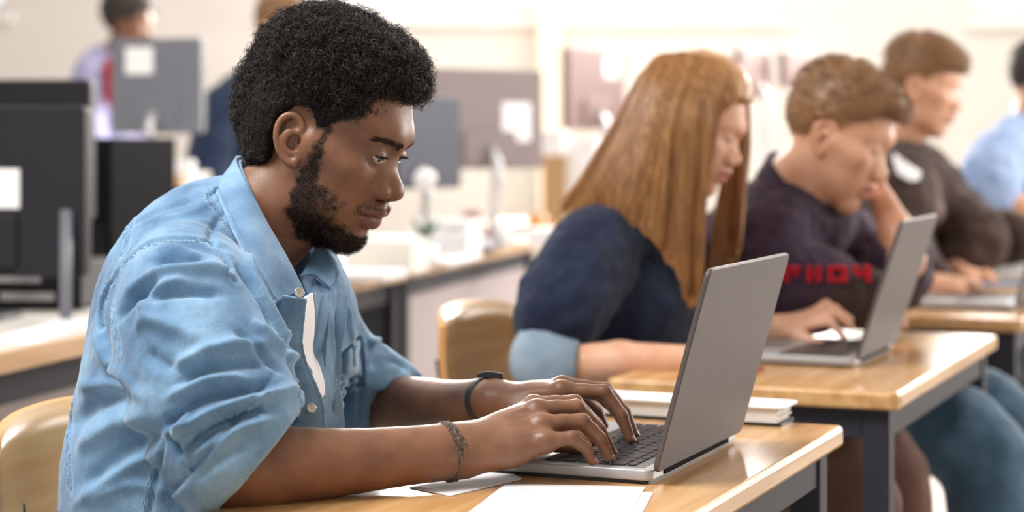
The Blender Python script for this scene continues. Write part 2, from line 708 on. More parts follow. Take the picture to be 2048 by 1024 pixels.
# ------------------------------------------------------------------ furniture materials
M['oak'] = material('oak_laminate', (.6, .36, .16, 1), .22, spec=.5)
noisy(M['oak'], (.50, .27, .105, 1), (.66, .40, .18, 1), scale=5, detail=6, stretch=(9, .7, 9), bump=.05, bscale=40)
M['oak_edge'] = material('oak_edge', (.55, .33, .16, 1), .18, spec=.6)
noisy(M['oak_edge'], (.48, .27, .11, 1), (.62, .38, .18, 1), scale=7, detail=5, stretch=(6, .6, 12))
M['steel_dark'] = material('steel_dark', (.026, .027, .036, 1), .55, spec=.25)
M['plywood'] = material('plywood', (.66, .42, .2, 1), .24, spec=.6)
noisy(M['plywood'], (.58, .34, .14, 1), (.70, .46, .23, 1), scale=5, detail=5, stretch=(.8, .8, 7))
M['ply_edge'] = material('ply_edge', (.55, .27, .09, 1), .5)
M['aluminium'] = material('aluminium', (.30, .27, .265, 1), .5, metal=.3)
noisy(M['aluminium'], (.088, .073, .070, 1), (.104, .088, .084, 1), scale=240, detail=2)
M['panel_dull'] = material('panel_dull', (.012, .012, .014, 1), .9, spec=.05)
M['alu_light'] = material('alu_light', (.42, .42, .44, 1), .38, metal=.3)
M['alu_edge'] = material('alu_edge', (.75, .73, .72, 1), .2, metal=.9)
M['black_plastic'] = material('black_plastic', (.016, .017, .02, 1), .42)
M['screen_black'] = material('screen_black', (.01, .01, .012, 1), .08)
M['key_black'] = material('key_black', (.04, .042, .048, 1), .28)
M['key_gap'] = material('key_gap', (.20, .205, .22, 1), .3, metal=.4)
M['paper'] = material('paper', (.83, .83, .85, 1), .75)
M['paper_warm'] = material('paper_warm', (.80, .77, .70, 1), .8)
M['ink'] = material('ink', (.18, .18, .2, 1), .8)

ANG = math.radians(-23.1)
U = np.array([math.cos(ANG), math.sin(ANG), 0])
Vv = np.array([-math.sin(ANG), math.cos(ANG), 0])


def student_desk(corner, sign, label):
    """corner: the front corner on the aisle side (sign +1) or on the far side (-1), at the floor"""
    W, D, T = .912, .455, .027
    c = np.array([corner[0], corner[1], 0]) - U * D / 2 + Vv * sign * W / 2
    r = empty('student_desk', c, ANG, label, 'desk', 'student desks in a row')
    x0, x1, y0, y1 = -D / 2, D / 2, -W / 2, W / 2
    MB().rbox((x0, y0, .74 - T), (x1, y1, .74), .012).build('table_top', M['oak'], r, bevel=.009, seg=3)
    b = .0012
    e = MB()
    e.box((x1 - .004, y0 + .014, .74 - T + .004), (x1 + b, y1 - .014, .7365))
    e.build('front_edge_band', M['oak_edge'], r, bevel=.003)
    s = .040
    for sx in (0, 1):
        for sy in (0, 1):
            a = x1 - .018 - s if sx else x0 + .018
            d = y1 - .045 - s if sy else y0 + .020
            if sy:
                d = y1 - .020 - s
            MB().box((a, d, .012), (a + s, d + s, .74 - T - .0)).build('leg', M['steel_dark'], r, bevel=.003)
            MB().box((a - .002, d - .002, 0), (a + s + .002, d + s + .002, .013)).build('foot', M['black_plastic'], r, bevel=.002)
    for sy in (0, 1):
        d = y1 - .020 - s if sy else y0 + .020
        MB().box((x0 + .018 + s, d + .004, .74 - T - .046), (x1 - .018 - s, d + s - .004, .74 - T - .001)).build('end_rail', M['steel_dark'], r, bevel=.002)
    for sx in (0, 1):
        a = x1 - .018 - s if sx else x0 + .018
        MB().box((a + .004, y0 + .020 + s, .74 - T - .046), (a + s - .004, y1 - .020 - s, .74 - T - .001)).build('side_rail', M['steel_dark'], r, bevel=.002)
    return r


student_desk((.4323, 2.489), -1, 'nearest oak topped desk under the man with the denim shirt')
student_desk((.5642, 2.798), 1, 'middle oak topped desk with the girl at its near end')
student_desk((1.051, 3.944), 1, 'far oak topped desk at the right picture edge behind the second laptop')


def curved_panel(w, h, depth, th, z0, tilt, n=14, m=8, round_=.05, x_off=0.0):
    """moulded plywood: curves around the sitter (y) and leans back"""
    v, f = [], []
    ys = np.linspace(-w / 2, w / 2, n)
    for side in (0, 1):
        for j in range(m):
            t = j / (m - 1)
            for y in ys:
                k = abs(y) / (w / 2)
                lim = 1 - .10 * k ** 6
                z = z0 + h * (.5 + (t - .5) * lim) + .012 * (1 - k * k) * (t - .5) * 2
                x = x_off - depth * (1 - k * k) - math.tan(tilt) * (z - z0) + .015 * (t - .5) ** 2 * 4
                v.append((x - (th if side else 0), y, z))
    N = n * m
    idx = np.arange(N).reshape(m, n)
    for j in range(m - 1):
        for i in range(n - 1):
            a = (idx[j, i], idx[j, i + 1], idx[j + 1, i + 1], idx[j + 1, i])
            f.append(tuple(int(q) for q in a))
            f.append(tuple(int(q) + N for q in a[::-1]))
    loop = list(idx[0]) + list(idx[1:, -1]) + list(idx[-1, ::-1][1:]) + list(idx[::-1, 0][1:-1])
    ed = []
    for i in range(len(loop)):
        a, b = int(loop[i]), int(loop[(i + 1) % len(loop)])
        ed.append((b, a, a + N, b + N))
    return v, f, ed


def school_chair(loc, ang, label, zt=.77):
    r = empty('school_chair', (loc[0], loc[1], 0), ang, label, 'chair', 'plywood school chairs')
    v, f, ed = curved_panel(.385, .26, .045, .011, zt - .27, math.radians(10), x_off=-.165)
    o = MB().add(v, f + ed).build('backrest', M['plywood'], r, smooth=True)
    o.data.materials.append(M['ply_edge'])
    for p in o.data.polygons[len(f):]:
        p.material_index = 1
        p.use_smooth = False
    sv, sf = [], []
    n, m = 12, 12
    for side in (0, 1):
        for j in range(m):
            for i in range(n):
                x, y = -.19 + .38 * j / (m - 1), -.19 + .38 * i / (n - 1)
                k, l = abs(y) / .19, abs(x) / .19
                z = .442 + .012 * k * k - .02 * max(0, x / .19) ** 4 - .008 * (1 - l * l)
                q = 1 - .06 * (k * l) ** 4
                sv.append((x * q, y * q, z - (.012 if side else 0)))
    N = n * m
    idx = np.arange(N).reshape(m, n)
    for j in range(m - 1):
        for i in range(n - 1):
            a = [int(q) for q in (idx[j, i], idx[j + 1, i], idx[j + 1, i + 1], idx[j, i + 1])]
            sf.append(tuple(a))
            sf.append(tuple(q + N for q in a[::-1]))
    loop = list(idx[0]) + list(idx[1:, -1]) + list(idx[-1, ::-1][1:]) + list(idx[::-1, 0][1:-1])
    for i in range(len(loop)):
        a, b = int(loop[i]), int(loop[(i + 1) % len(loop)])
        sf.append((a, b, b + N, a + N))
    MB().add(sv, sf).build('seat', M['plywood'], r, smooth=True)
    for s in (-1, 1):
        MB().tube([(.16, s * .165, .012), (.14, s * .165, .40), (.12, s * .165, .424), (-.12, s * .15, .424), (-.19, s * .12, .45), (-.240, s * .10, zt - .09)], .011, 10).build('side_frame', M['steel_dark'], r, smooth=True)
        MB().tube([(-.215, s * .175, .012), (-.15, s * .168, .42)], .011, 10).build('rear_leg', M['steel_dark'], r, smooth=True)
        for x in (.16, -.215):
            MB().lathe([(.013, 0), (.013, .02), (.011, .022)], (x, s * (.165 if x > 0 else .175), 0), 10).build('foot', M['black_plastic'], r)
    MB().tube([(.0, -.165, .414), (.0, .165, .414)], .009, 8).build('cross_bar', M['steel_dark'], r, smooth=True)
    return r


school_chair((-.355, 2.365), math.radians(-23), 'plywood chair the man in the denim shirt sits on', .775)
school_chair((.135, 3.38), math.radians(-20), 'plywood chair the long haired girl sits on', .815)
school_chair((.285, 3.87), math.radians(-23), 'plywood chair under the boy with red lettering on his sleeve', .79)
school_chair((.72, 4.80), math.radians(-23), 'plywood chair under the boy in the brown jacket', .79)


# ------------------------------------------------------------------ laptops
def laptop(hinge, width, lean, label, keys_single, lid_len=.225, depth=.235):
    """hinge: near rear corner on the desk; the lid leans back `lean` degrees"""
    c = np.array([hinge[0], hinge[1], .7402]) + Vv * width / 2 - U * depth / 2
    r = empty('laptop', c, ANG, label, 'laptop', 'open silver laptops on the student desks')
    x0, x1, y0, y1 = -depth / 2, depth / 2, -width / 2, width / 2
    o = MB().rbox((x0, y0, .004), (x1 - .004, y1, .0160), .010, 4).build('base', M['alu_light'], r, bevel=.0022, seg=3)
    MB().rbox((x0 + .006, y0 + .006, .0), (x1 - .010, y1 - .006, .006), .008, 3).build('underside', M['black_plastic'], r)
    kx0, kx1, ky0, ky1 = -.018, x1 - .020, y0 + .016, y1 - .016
    MB().rbox((kx0 - .003, ky0 - .003, .0158), (kx1 + .003, ky1 + .003, .0163), .004).build('keyboard_tray', M['key_gap'], r)
    MB().rbox((x0 + .012, -.052, .0158), (kx0 - .012, .052, .0163), .004).build('trackpad', M['key_gap'], r)
    rows, P = 6, (kx1 - kx0) / 6
    proto = {}
    allk = MB()
    for i in range(rows):
        x = kx0 + P * i
        if i == 0:
            ws = [1.2, 1.2, 1.4, 5.6, 1.4, 1.0, 1.0, 1.0]
        elif i == 5:
            ws = [1] * 14
        else:
            a = [2.2, 1.8, 1.5, 1.0][i - 1]
            ws = [a] + [1] * (12 if i > 1 else 10)
            ws += [14.2 - sum(ws)]
        u_ = (ky1 - ky0) / sum(ws)
        y = ky1
        for w in ws:
            h = P * (.58 if i == 5 else 1)
            sx, sy = h - .0028, w * u_ - .0028
            cx, cy = x + h / 2, y - w * u_ / 2
            y -= w * u_
            if keys_single:
                kk = (round(sx, 4), round(sy, 4))
                if kk not in proto:
                    q = MB().rbox((-sx / 2, -sy / 2, 0), (sx / 2, sy / 2, .0016), .0022, 2).build('key', M['key_black'], r)
                    proto[kk] = q
                else:
                    q = proto[kk].copy()
                    COL.objects.link(q)
                    q.parent = r
                q.location = (cx, cy, .0163)
            else:
                allk.rbox((cx - sx / 2, cy - sy / 2, .0163), (cx + sx / 2, cy + sy / 2, .0178), .002, 1)
    if not keys_single:
        tag(allk.build('keys', M['key_black'], r), kind='stuff')
    t = math.radians(lean)
    Ml = Matrix.Translation((x1 - .004, 0, .0145)) @ Matrix.Rotation(t, 4, 'Y')
    o = MB().rbox((0.0, y0, .0), (.0062, y1, lid_len), .010, 5, axis='x').build('lid', M['aluminium'], r, bevel=.0016, seg=2)
    o.matrix_local = Ml
    o = MB().rbox((-.0008, y0 + .004, .006), (.0, y1 - .004, lid_len - .004), .008, 4, axis='x').build('screen', M['screen_black'], r)
    o.matrix_local = Ml
    o = MB().box((-.004, y0 + .04, -.006), (.004, y1 - .04, .004)).build('hinge', M['panel_dull'], r, bevel=.002)
    o.matrix_local = Matrix.Translation((x1 - .006, 0, .0115))
    return r


laptop((.153, 2.05), .322, 15.5, 'large silver laptop the man in the denim shirt types on', True, .228)
laptop((.5586, 3.104), .300, 18, 'silver laptop on the middle desk in front of the girl', False, .238)
laptop((1.085, 4.13), .305, 17, 'laptop cut by the right picture edge on the far desk', False, .23)


# ------------------------------------------------------------------ papers on the desks
def paper(name, pts, label, z=.7405, mat='paper', th=.0012, group=None, cat='paper', sag=.0):
    """a sheet lying on a desk, its corners given as points in the picture"""
    P = []
    for px, py in pts:
        Y = (CAMZ - z) * FPX / (py - HORIZON)
        P.append(at(px, py, Y))
    P = np.array(P)
    c = P.mean(0)
    o = sheet(name, [[P[0], P[1]], [P[3], P[2]]], M[mat], None, 12, 12, th, origin=c)
    o.location = c
    return tag(o, label, cat, group)
# ------------------------------------------------------------------ people
def frame(yaw, pitch, roll=0.0):
    """columns: forward, left, up of a head turned yaw degrees from picture-right toward the camera and bent pitch degrees down"""
    a, p, r = math.radians(yaw), math.radians(pitch), math.radians(roll)
    f = np.array([math.cos(a), -math.sin(a), 0])
    l = np.array([math.sin(a), math.cos(a), 0])
    u = np.array([0, 0, 1.0])
    f2 = f * math.cos(p) - u * math.sin(p)
    u2 = u * math.cos(p) + f * math.sin(p)
    l3 = l * math.cos(r) + u2 * math.sin(r)
    u3 = u2 * math.cos(r) - l * math.sin(r)
    return np.stack([f2, l3, u3], 1)


EAR = dict(
    helix=[(-.004, .011), (.001, .018), (-.003, .0275), (-.010, .032), (-.019, .0300), (-.0255, .0205), (-.0276, .007), (-.0252, -.006), (-.0205, -.015), (-.0145, -.0215), (-.009, -.0235), (-.0055, -.018)],
    rad=[.0022, .003, .0034, .0034, .0034, .0033, .003, .0029, .0034, .0045, .005, .004],
    anti=[(-.008, .014), (-.015, .0125), (-.0195, .008), (-.0205, 0), (-.0178, -.007), (-.0135, -.0115), (-.007, -.0135)],
)


def head_field(h, ear_tilt=0.0, neck=None, female=False, nose=1.0, lips=1.0, jaw=1.0, ears=True, eye_pitch=0.0, lo=None, hi=None):
    """a head in its own frame: x forward, y left, z up, origin between the ear canals"""
    F = Field(lo or (-.135, -.105, -.17), hi or (.135, .105, .15), h)
    F.ell((-.017, 0, .042), (.092, .073, .086), .02)
    F.ell((.018, 0, .052), (.058, .058, .056), .025)
    F.ell((.036, 0, -.008), (.052, .055, .062), .03)
    F.cone((.069, -.012, .047), (.069, .012, .047), .016, .016, .02)
    for s in (-1, 1):
        F.cone((.068, s * .016, .0465), (.045, s * .046, .043), .0145, .0115, .016)
        F.ell((.047, s * .046, .000), (.027, .0175, .0165), .024)
        F.cone((.056, s * .052, .003), (.01, s * .067, .008), .009, .008, .02)
        F.cone((.070, s * .013, -.082), (.022, s * .047 * jaw, -.062), .0165, .017, .022)
        F.cone((.022, s * .047 * jaw, -.062), (.006, s * .058 * jaw, -.012), .017, .016, .022)
        F.ell((.041, s * .031, -.040), (.036, .027, .036), .026)
    F.ell((.0565, 0, -.036), (.0385, .031, .034), .022)
    F.ell((.0765, 0, -.0805), (.0195, .0205, .0185), .018)
    F.ell((.026, 0, -.052), (.050, .043, .034), .03)
    if neck is not None:
        F.chain(neck[0], neck[1], k=.028)
    EX, EY, EZ = .0695, .0315, .0255
    # sockets, then the lids around the eyeballs
    for s in (-1, 1):
        F.ell((.0935, s * .031, .0265), (.0155, .0190, .0105), .016, op='sub')
        F.ell((.0985, s * .017, .029), (.013, .008, .012), .014, op='sub')
    # nose
    F.chain([(.0715, 0, .034), (.0775, 0, .020), (.0915, 0, .003), (.0985, 0, -.003)], [.0080, .0078, .0086, .0100], .009)
    F.ell((.1015, 0, -.0080), (.0135 * nose, .0135, .0112), .009)
    F.cone((.0985, 0, -.0150), (.092, 0, -.0225), .0060, .0075, .007)
    for s in (-1, 1):
        F.cone((.077, s * .010, .014), (.086, s * .014, -.006), .008, .008, .012)
        F.ell((.0930, s * .0170 * (.85 + .15 * nose), -.0120), (.0130, .0092, .0100), .005)
        F.ell((.0960, s * .0098, -.0215), (.0088, .0048, .0062), .003, op='sub')
    # eyelids
    for s in (-1, 1):
        F.ell((EX, s * EY, EZ), (.0148, .0150, .0140), .006)
        # opening, low because the look goes down
        d = np.array([math.cos(math.radians(-14 + eye_pitch)), s * .25, math.sin(math.radians(-14 + eye_pitch))])
        d /= np.linalg.norm(d)
        y = np.array([-d[1], d[0], 0]) / math.hypot(d[0], d[1])
        z = np.cross(d, y)
        R = np.stack([d, y, z], 1)
        F.ell(np.array([EX, s * EY, EZ]) + d * .0125, (.0075, .0136, .0035), .0012, R=R, op='sub')
        F.chain([np.array([EX, s * EY, EZ]) + .0150 * np.array([math.cos(q) * math.cos(e), s * math.sin(q), math.cos(q) * math.sin(e)]) for q, e in ((-.55, .55), (-.1, .62), (.4, .58), (.85, .45))], [.0008, .0011, .0011, .0006], .0025, op='sub', n=9)
    # lips
    q = lips
    for s in (-1, 1):
        F.chain([(.0980, 0, -.0345), (.0987, s * .005, -.0335), (.0930, s * .015, -.0365), (.080, s * .0265, -.0425)], [.0072 * q, .0074 * q, .0066 * q, .003], .0055, n=9)
    G = Field(F.lo, F.lo + (F.n - 1) * F.h, h)
    for s in (-1, 1):
        G.chain([(.0965, 0, -.0505), (.0920, s * .013, -.0500), (.080, s * .0255, -.0440)], [.0096 * q, .0082 * q, .003], .003, n=9)
    F.D = smin(F.D, G.D[:F.n[0], :F.n[1], :F.n[2]], .0035)
    for s in (-1, 1):
        F.chain([(.1105, 0, -.0425), (.1005, s * .014, -.0432), (.0835, s * .0275, -.0440)], [.0012, .0013, .0012], .0022, op='sub', n=9)
    F.cone((.1075, 0, -.0265), (.1075, 0, -.0315), .0016, .0028, .004, op='sub')
    if ears:
        t = math.radians(ear_tilt)
        for s in (-1, 1):
            def E(a, b, out=0.0):
                x = a * math.cos(t) - b * math.sin(t)
                z = a * math.sin(t) + b * math.cos(t)
                return (x + .003, s * (.0705 + max(0.0, -a) * .42 + out), z)
            F.chain([E(-.003, .010, .001), E(-.011, .018, .000), E(-.018, .006, .000), E(-.015, -.008, -.001), E(-.008, -.016, -.001), E(-.004, -.004, -.003), E(-.01, .005, -.002)], [.004, .0055, .006, .006, .005, .005, .006], .004)
            F.cone(E(-.012, .02, -.001), E(-.014, -.012, -.002), .0075, .006, .004, flat=(np.array([-.38, s * .925, 0]), 2.0))
            F.ell(E(-.0095, .000, .0045), (.0075, .0062, .0115), .002, op='sub')
            F.ell(E(-.011, .020, .0045), (.0085, .0045, .0060), .002, op='sub')
            F.chain([E(a, b, .0035) for a, b in EAR['helix']], EAR['rad'], .0022, n=34)
            F.chain([E(a, b, .0025) for a, b in EAR['anti']], [.002, .0028, .003, .0029, .0027, .003, .0026], .003, n=18)
            F.ell(E(-.0005, -.001, .0025), (.0042, .0036, .0055), .003)
            F.ell(E(-.0042, .0015, .0015), (.0032, .0045, .0042), .001, op='sub')
    return F


def lips_mask(P):
    """how much of a vertex (head frame) is lip, 0..1"""
    y = np.abs(P[:, 1])
    top = -.0278 - y * .26 + np.where(y < .006, -(.006 - y) * .35, 0)
    bot = -.0578 + (y / .026) ** 2 * .0125
    a = np.clip((top - P[:, 2]) / .002, 0, 1) * np.clip((P[:, 2] - bot) / .002, 0, 1)
    return a * np.clip((.0265 - y) / .003, 0, 1) * (P[:, 0] > .070)
def curls(V, N, Q, dens, count, length, radius, seed=1, turns=1.3, coil=0.35, sides=3, npt=8, lift=0.0):
    """little coiled hairs growing out of a mesh; dens = weight per face, length = per-face length"""
    r = np.random.default_rng(seed)
    A = np.linalg.norm(np.cross(V[Q[:, 2]] - V[Q[:, 0]], V[Q[:, 3]] - V[Q[:, 1]]), axis=1) * dens
    c = np.cumsum(A)
    f = np.searchsorted(c, r.random(count) * c[-1])
    f = np.minimum(f, len(Q) - 1)
    u, v = r.random(count)[:, None], r.random(count)[:, None]
    q = Q[f]
    P = (V[q[:, 0]] * (1 - u) + V[q[:, 1]] * u) * (1 - v) + (V[q[:, 3]] * (1 - u) + V[q[:, 2]] * u) * v
    n = N[q[:, 0]] + r.normal(0, .35, (count, 3))
    n /= np.linalg.norm(n, axis=1, keepdims=True)
    t = np.cross(n, r.normal(0, 1, (count, 3)))
    t /= np.linalg.norm(t, axis=1, keepdims=True)
    b = np.cross(n, t)
    L = length[f] * r.uniform(.6, 1.25, count)
    cr = L * coil * r.uniform(.6, 1.3, count)
    s = np.linspace(0, 1, npt)
    ph = r.uniform(0, 6.28, count)
    tn = turns * r.uniform(.6, 1.4, count)
    ang = ph[:, None] + 6.283 * tn[:, None] * s[None]
    C = P[:, None] + n[:, None] * (lift + L[:, None, None] * (s ** .85)[None, :, None]) \
        + (t[:, None] * np.cos(ang)[..., None] + b[:, None] * np.sin(ang)[..., None] - (t * np.cos(ph)[:, None] + b * np.sin(ph)[:, None])[:, None]) * (cr[:, None] * np.minimum(1, s * 2 + .2)[None])[..., None]
    return tubes(C, radius * (1 - .55 * s)[None, :] * np.ones((count, 1)), sides)


def tubes(C, rad, sides=3):
    """many thin tubes at once: C (n, pts, 3), rad (n, pts)"""
    n, m, _ = C.shape
    T = np.gradient(C, axis=1)
    T /= np.linalg.norm(T, axis=2, keepdims=True) + 1e-12
    ref = np.eye(3)[np.argmin(np.abs(T).max(axis=1), axis=1)][:, None, :] + .13      # one reference per hair keeps it from twisting
    a = np.cross(T, ref)
    a /= np.linalg.norm(a, axis=2, keepdims=True) + 1e-12
    b = np.cross(T, a)
    q = np.arange(sides) * 2 * np.pi / sides
    V = C[:, :, None] + rad[:, :, None, None] * (a[:, :, None] * np.cos(q)[None, None, :, None] + b[:, :, None] * np.sin(q)[None, None, :, None])
    V = V.reshape(-1, 3)
    i = np.arange(m - 1)[:, None] * sides
    k = np.arange(sides)[None]
    f = np.stack([i + k, i + (k + 1) % sides, i + sides + (k + 1) % sides, i + sides + k], -1).reshape(-1, 4)
    F = (f[None] + (np.arange(n) * m * sides)[:, None, None]).reshape(-1, 4)
    return V, F


def poly_sd(poly, x, y):
    d = edge_dist(poly, x, y)
    return np.where(inside(poly, x, y), -d, d)
# ------------------------------------------------------------------ the man in the denim shirt
man = empty('person', (-.36, 2.27, 0.0), 0, 'man in a light blue denim shirt typing on the nearest laptop', 'person')
MO = np.array(man.location)
HR = frame(18, 30)
HO = np.array([-.2185, 2.255, 1.108])
to_head = lambda P: (P - HO) @ HR
n0, n1, n2 = [to_head(p) for p in (at(600, 360, 2.258), at(545, 425, 2.262), at(455, 545, 2.27))]
F = head_field(.0016, ear_tilt=30, neck=([n0, n1, n2], [.050, .054, .062]), lo=(-.19, -.105, -.20))
HV, HQ = F.mesh()
HV = relax(HV, HQ, 1, .4)
HN = normals(HV, HQ)

HAIRLINE = [(-.075, -.080), (-.0434, -.0594), (-.0300, -.048), (-.036, -.0118), (-.034, .017), (-.0205, .0290), (-.003, .0245), (.006, .0175), (.012, .022), (.022, .024), (.0235, .0345), (.0385, .0502), (.0500, .0600),
            (.0420, .0917), (.056, .0955), (.13, .094), (.13, .25), (-.25, .25), (-.25, -.04), (-.13, -.075)]
BEARD = [(.0100, .040), (.0150, .014), (.0170, .002), (.0136, -.028), (.0160, -.051), (.0190, -.078), (.04, -.105), (.075, -.125), (.14, -.125), (.14, -.0745), (.090, -.0680), (.0800, -.0610), (.0719, -.0525),
         (.0740, -.039), (.0640, -.0330), (.050, -.0310), (.041, -.0270), (.0380, -.0130), (.0320, .004), (.0245, .042)]
# stubble shade and the beard's density, in the head's own frame
hx, hy, hz = HV.T
wob = (vnoise(HV, 160) - .5) * .008
bs = poly_sd(BEARD, hx + wob, hz + wob)
beard = np.clip(-bs / .006, 0, 1)
patch = np.clip((hx - .040) / .02, 0, 1) * np.clip((hz + .075) / .02, 0, 1)
beard *= 1 - patch * np.clip(1.5 * vnoise(HV, 190) - .25, 0, .85)
beard *= np.clip((np.abs(hy) - .009) / .006, 0, 1) * (hz > -.071) + (hz <= -.071)
ml = lips_mask(HV)
yy = np.abs(hy)
must_z = -.0270 - yy * .30
must = np.clip(1 - np.abs(hz - must_z - .0005) / .0050, 0, 1) * (hx > .072) * (yy < .034) * np.clip((yy - .003) / .012, 0.15, .8)
corner = np.clip(1 - np.hypot(yy - .030, hz + .042) / .009, 0, .8) * (hx > .06)
soul = np.clip(1 - np.hypot(hy / .8, hz + .064) / .006, 0, .55) * (hx > .07)
beard = np.clip(np.maximum.reduce([beard, must * .75, corner * .6, soul]), 0, 1) * (1 - ml)
throat = np.clip(1 - (HN[:, 2] + .2) / -.6, 0, 1)
hs = poly_sd(HAIRLINE, hx + wob * .6, hz + wob * .6)
scalp = np.clip(-hs / .003, 0, 1)
ear_zone = (np.hypot((hx + .012) / .024, (hz - .004) / .034) < 1) & (np.abs(hy) > .066)
scalp[ear_zone] = 0
beard[ear_zone] = 0
stub = np.maximum(beard * .80, scalp)

# arms and hands in the picture's space
BF = frame(23, 0)
f_, l_ = BF[:, 0], BF[:, 1]


def arm(lo, hi, h, fore, hand):
    A = Field(lo, hi, h)
    A.chain([p for p, r in fore], [r for p, r in fore], .012, n=14)
    w = fore[-1][0]
    mc = hand['mcp']
    # carpals and the back of the hand
    n_ = np.cross(mc[0] - w, mc[3] - w)
    n_ = n_ / np.linalg.norm(n_)
    if n_[2] < 0:
        n_ = -n_
    cen = (mc[0] + mc[1] + mc[2] + mc[3]) / 4
    for i in range(4):
        A.cone(w + (mc[i] - cen) * .42 - n_ * .002, mc[i] - n_ * .0035, .0165, .0108 if i else .0115, .016)
    for i in range(3):
        A.cone(w * .4 + (mc[i] + mc[i + 1]) * .3 - n_ * .006, (mc[i] + mc[i + 1]) / 2 - n_ * .006, .015, .0090, .012)
    A.ell(w * .55 + mc[3] * .45 - n_ * .012, (.026, .019, .014), .016)      # heel, little-finger side
    A.ell(w * .5 + mc[0] * .35 + hand['thumb'][1] * .15 - n_ * .010, (.024, .018, .014), .016)
    for i in range(4):
        a, b, c = mc[i], hand['pip'][i], hand['tip'][i]
        d = b + (c - b) * .56 + (n_ * .0035 + (b - a) / np.linalg.norm(b - a) * .0035)
        k = [1.0, 1.05, 1.0, .88][i] * hand.get('s', 1.0)
        A.cone(a - n_ * .001, a + (b - a) * .55, .0108 * k, .0088 * k, .007)
        A.cone(a + (b - a) * .5, b, .0086 * k, .0090 * k, .003)
        A.cone(b, b + (d - b) * .5, .0090 * k, .0080 * k, .002)
        A.cone(b + (d - b) * .45, d, .0080 * k, .0079 * k, .002)
        A.cone(d, c, .0078 * k, .0060 * k, .002)
        A.ell(a + n_ * .0035, (.0075, .0075, .006), .008)
        A.ell(b + n_ * .002 * k + (b - a) / np.linalg.norm(b - a) * .0015, (.0068 * k, .0068 * k, .0062 * k), .003)
    t = hand['thumb']
    A.cone(w * .8 + t[0] * .2, t[1], .015, .0125, .014)
    A.cone(t[1], t[2], .0115, .0100, .004)
    A.cone(t[2], t[3], .0100, .0075, .003)
    # tendons
    for i in (1, 2, 3):
        A.cone(w * .35 + mc[i] * .65 + n_ * .0085, mc[i] + n_ * .0065, .0018, .0026, .004)
    V, Q = A.mesh()
    V = relax(V, Q, 1, .4)
    return V, Q, n_


near_hand = dict(
    mcp=[np.array(p) for p in ((.0235, 2.122, .8165), (.0272, 2.097, .8150), (.0318, 2.072, .8035), (.0360, 2.052, .7880))],
    pip=[np.array(p) for p in ((.0700, 2.142, .8165), (.0705, 2.108, .8155), (.0760, 2.080, .8045), (.0640, 2.054, .7905))],
    tip=[np.array(p) for p in ((.1080, 2.152, .7655), (.1095, 2.120, .7655), (.1052, 2.087, .7648), (.0860, 2.062, .7648))],
    thumb=[np.array(p) for p in ((-.020, 2.105, .785), (.020, 2.138, .778), (.050, 2.148, .7705), (.075, 2.146, .7660))])
near_fore = [(at(440, 930, 1.955), .043), (at(500, 935, 1.96), .0405), (at(600, 929, 1.975), .0350), (at(700, 923, 1.995), .0310), (at(800, 913, 2.02), .0280), (at(880, 905, 2.04), .0265), (at(930, 896, 2.056), .0255)]
NV, NQ, nn = arm((-.36, 1.89, .70), (.135, 2.20, .86), .0019, near_fore, near_hand)
far_hand = dict(
    mcp=[np.array(p) for p in ((.0575, 2.232, .8190), (.0600, 2.257, .8210), (.0590, 2.282, .8140), (.0540, 2.304, .8020))],
    pip=[np.array(p) for p in ((.1070, 2.225, .8170), (.1100, 2.258, .8150), (.1050, 2.288, .8070), (.0870, 2.314, .7960))],
    tip=[np.array(p) for p in ((.1365, 2.212, .7650), (.1430, 2.252, .7650), (.1360, 2.288, .7650), (.1120, 2.317, .7650))],
    thumb=[np.array(p) for p in ((.000, 2.250, .785), (.035, 2.212, .780), (.064, 2.192, .7730), (.090, 2.186, .7665))])
far_fore = [(at(770, 815, 2.53), .040), (at(830, 814, 2.47), .035), (at(890, 812, 2.41), .0295), (at(950, 806, 2.335), .0255), (at(985, 801, 2.292), .0245)]
FV, FQ, fn = arm((-.22, 2.14, .70), (.165, 2.60, .86), .0021, far_fore, far_hand)

# trunk and legs below the shirt, seated on the chair
B = Field((-.60, 1.90, -.01), (.12, 2.62, 1.10), .009)
hip = np.array([-.41, 2.285, .592])
B.ell(at(432, 660, 2.27), (.085, .12, .15), .03, R=BF)
B.cone(at(440, 720, 2.27), hip, .105, .12, .05)
B.chain([at(385, 575, 2.10), at(480, 530, 2.27), at(590, 575, 2.41)], [.030, .045, .030], .02)
B.chain([at(385, 580, 2.09), at(400, 700, 2.03), at(450, 930, 1.965)], [.036, .040, .038], .02)
B.chain([at(600, 590, 2.43), at(630, 680, 2.47), at(705, 765, 2.51), at(775, 815, 2.53)], [.034, .036, .036, .036], .02)
BV, BQ = B.mesh()
allV = np.vstack([HV @ HR.T + HO, NV, FV, BV])
off = np.cumsum([0, len(HV), len(NV), len(FV)])
allQ = np.vstack([HQ, NQ + off[1], FQ + off[2], BQ + off[3]])
z0 = lambda a: np.zeros(len(a))
body = mesh_np('body', allV - MO, allQ, M['skin_dark'], man, attrs={
    'lips': np.concatenate([ml, z0(NV), z0(FV), z0(BV)]),
    'stubble': np.concatenate([stub, z0(NV), z0(FV), z0(BV)])})

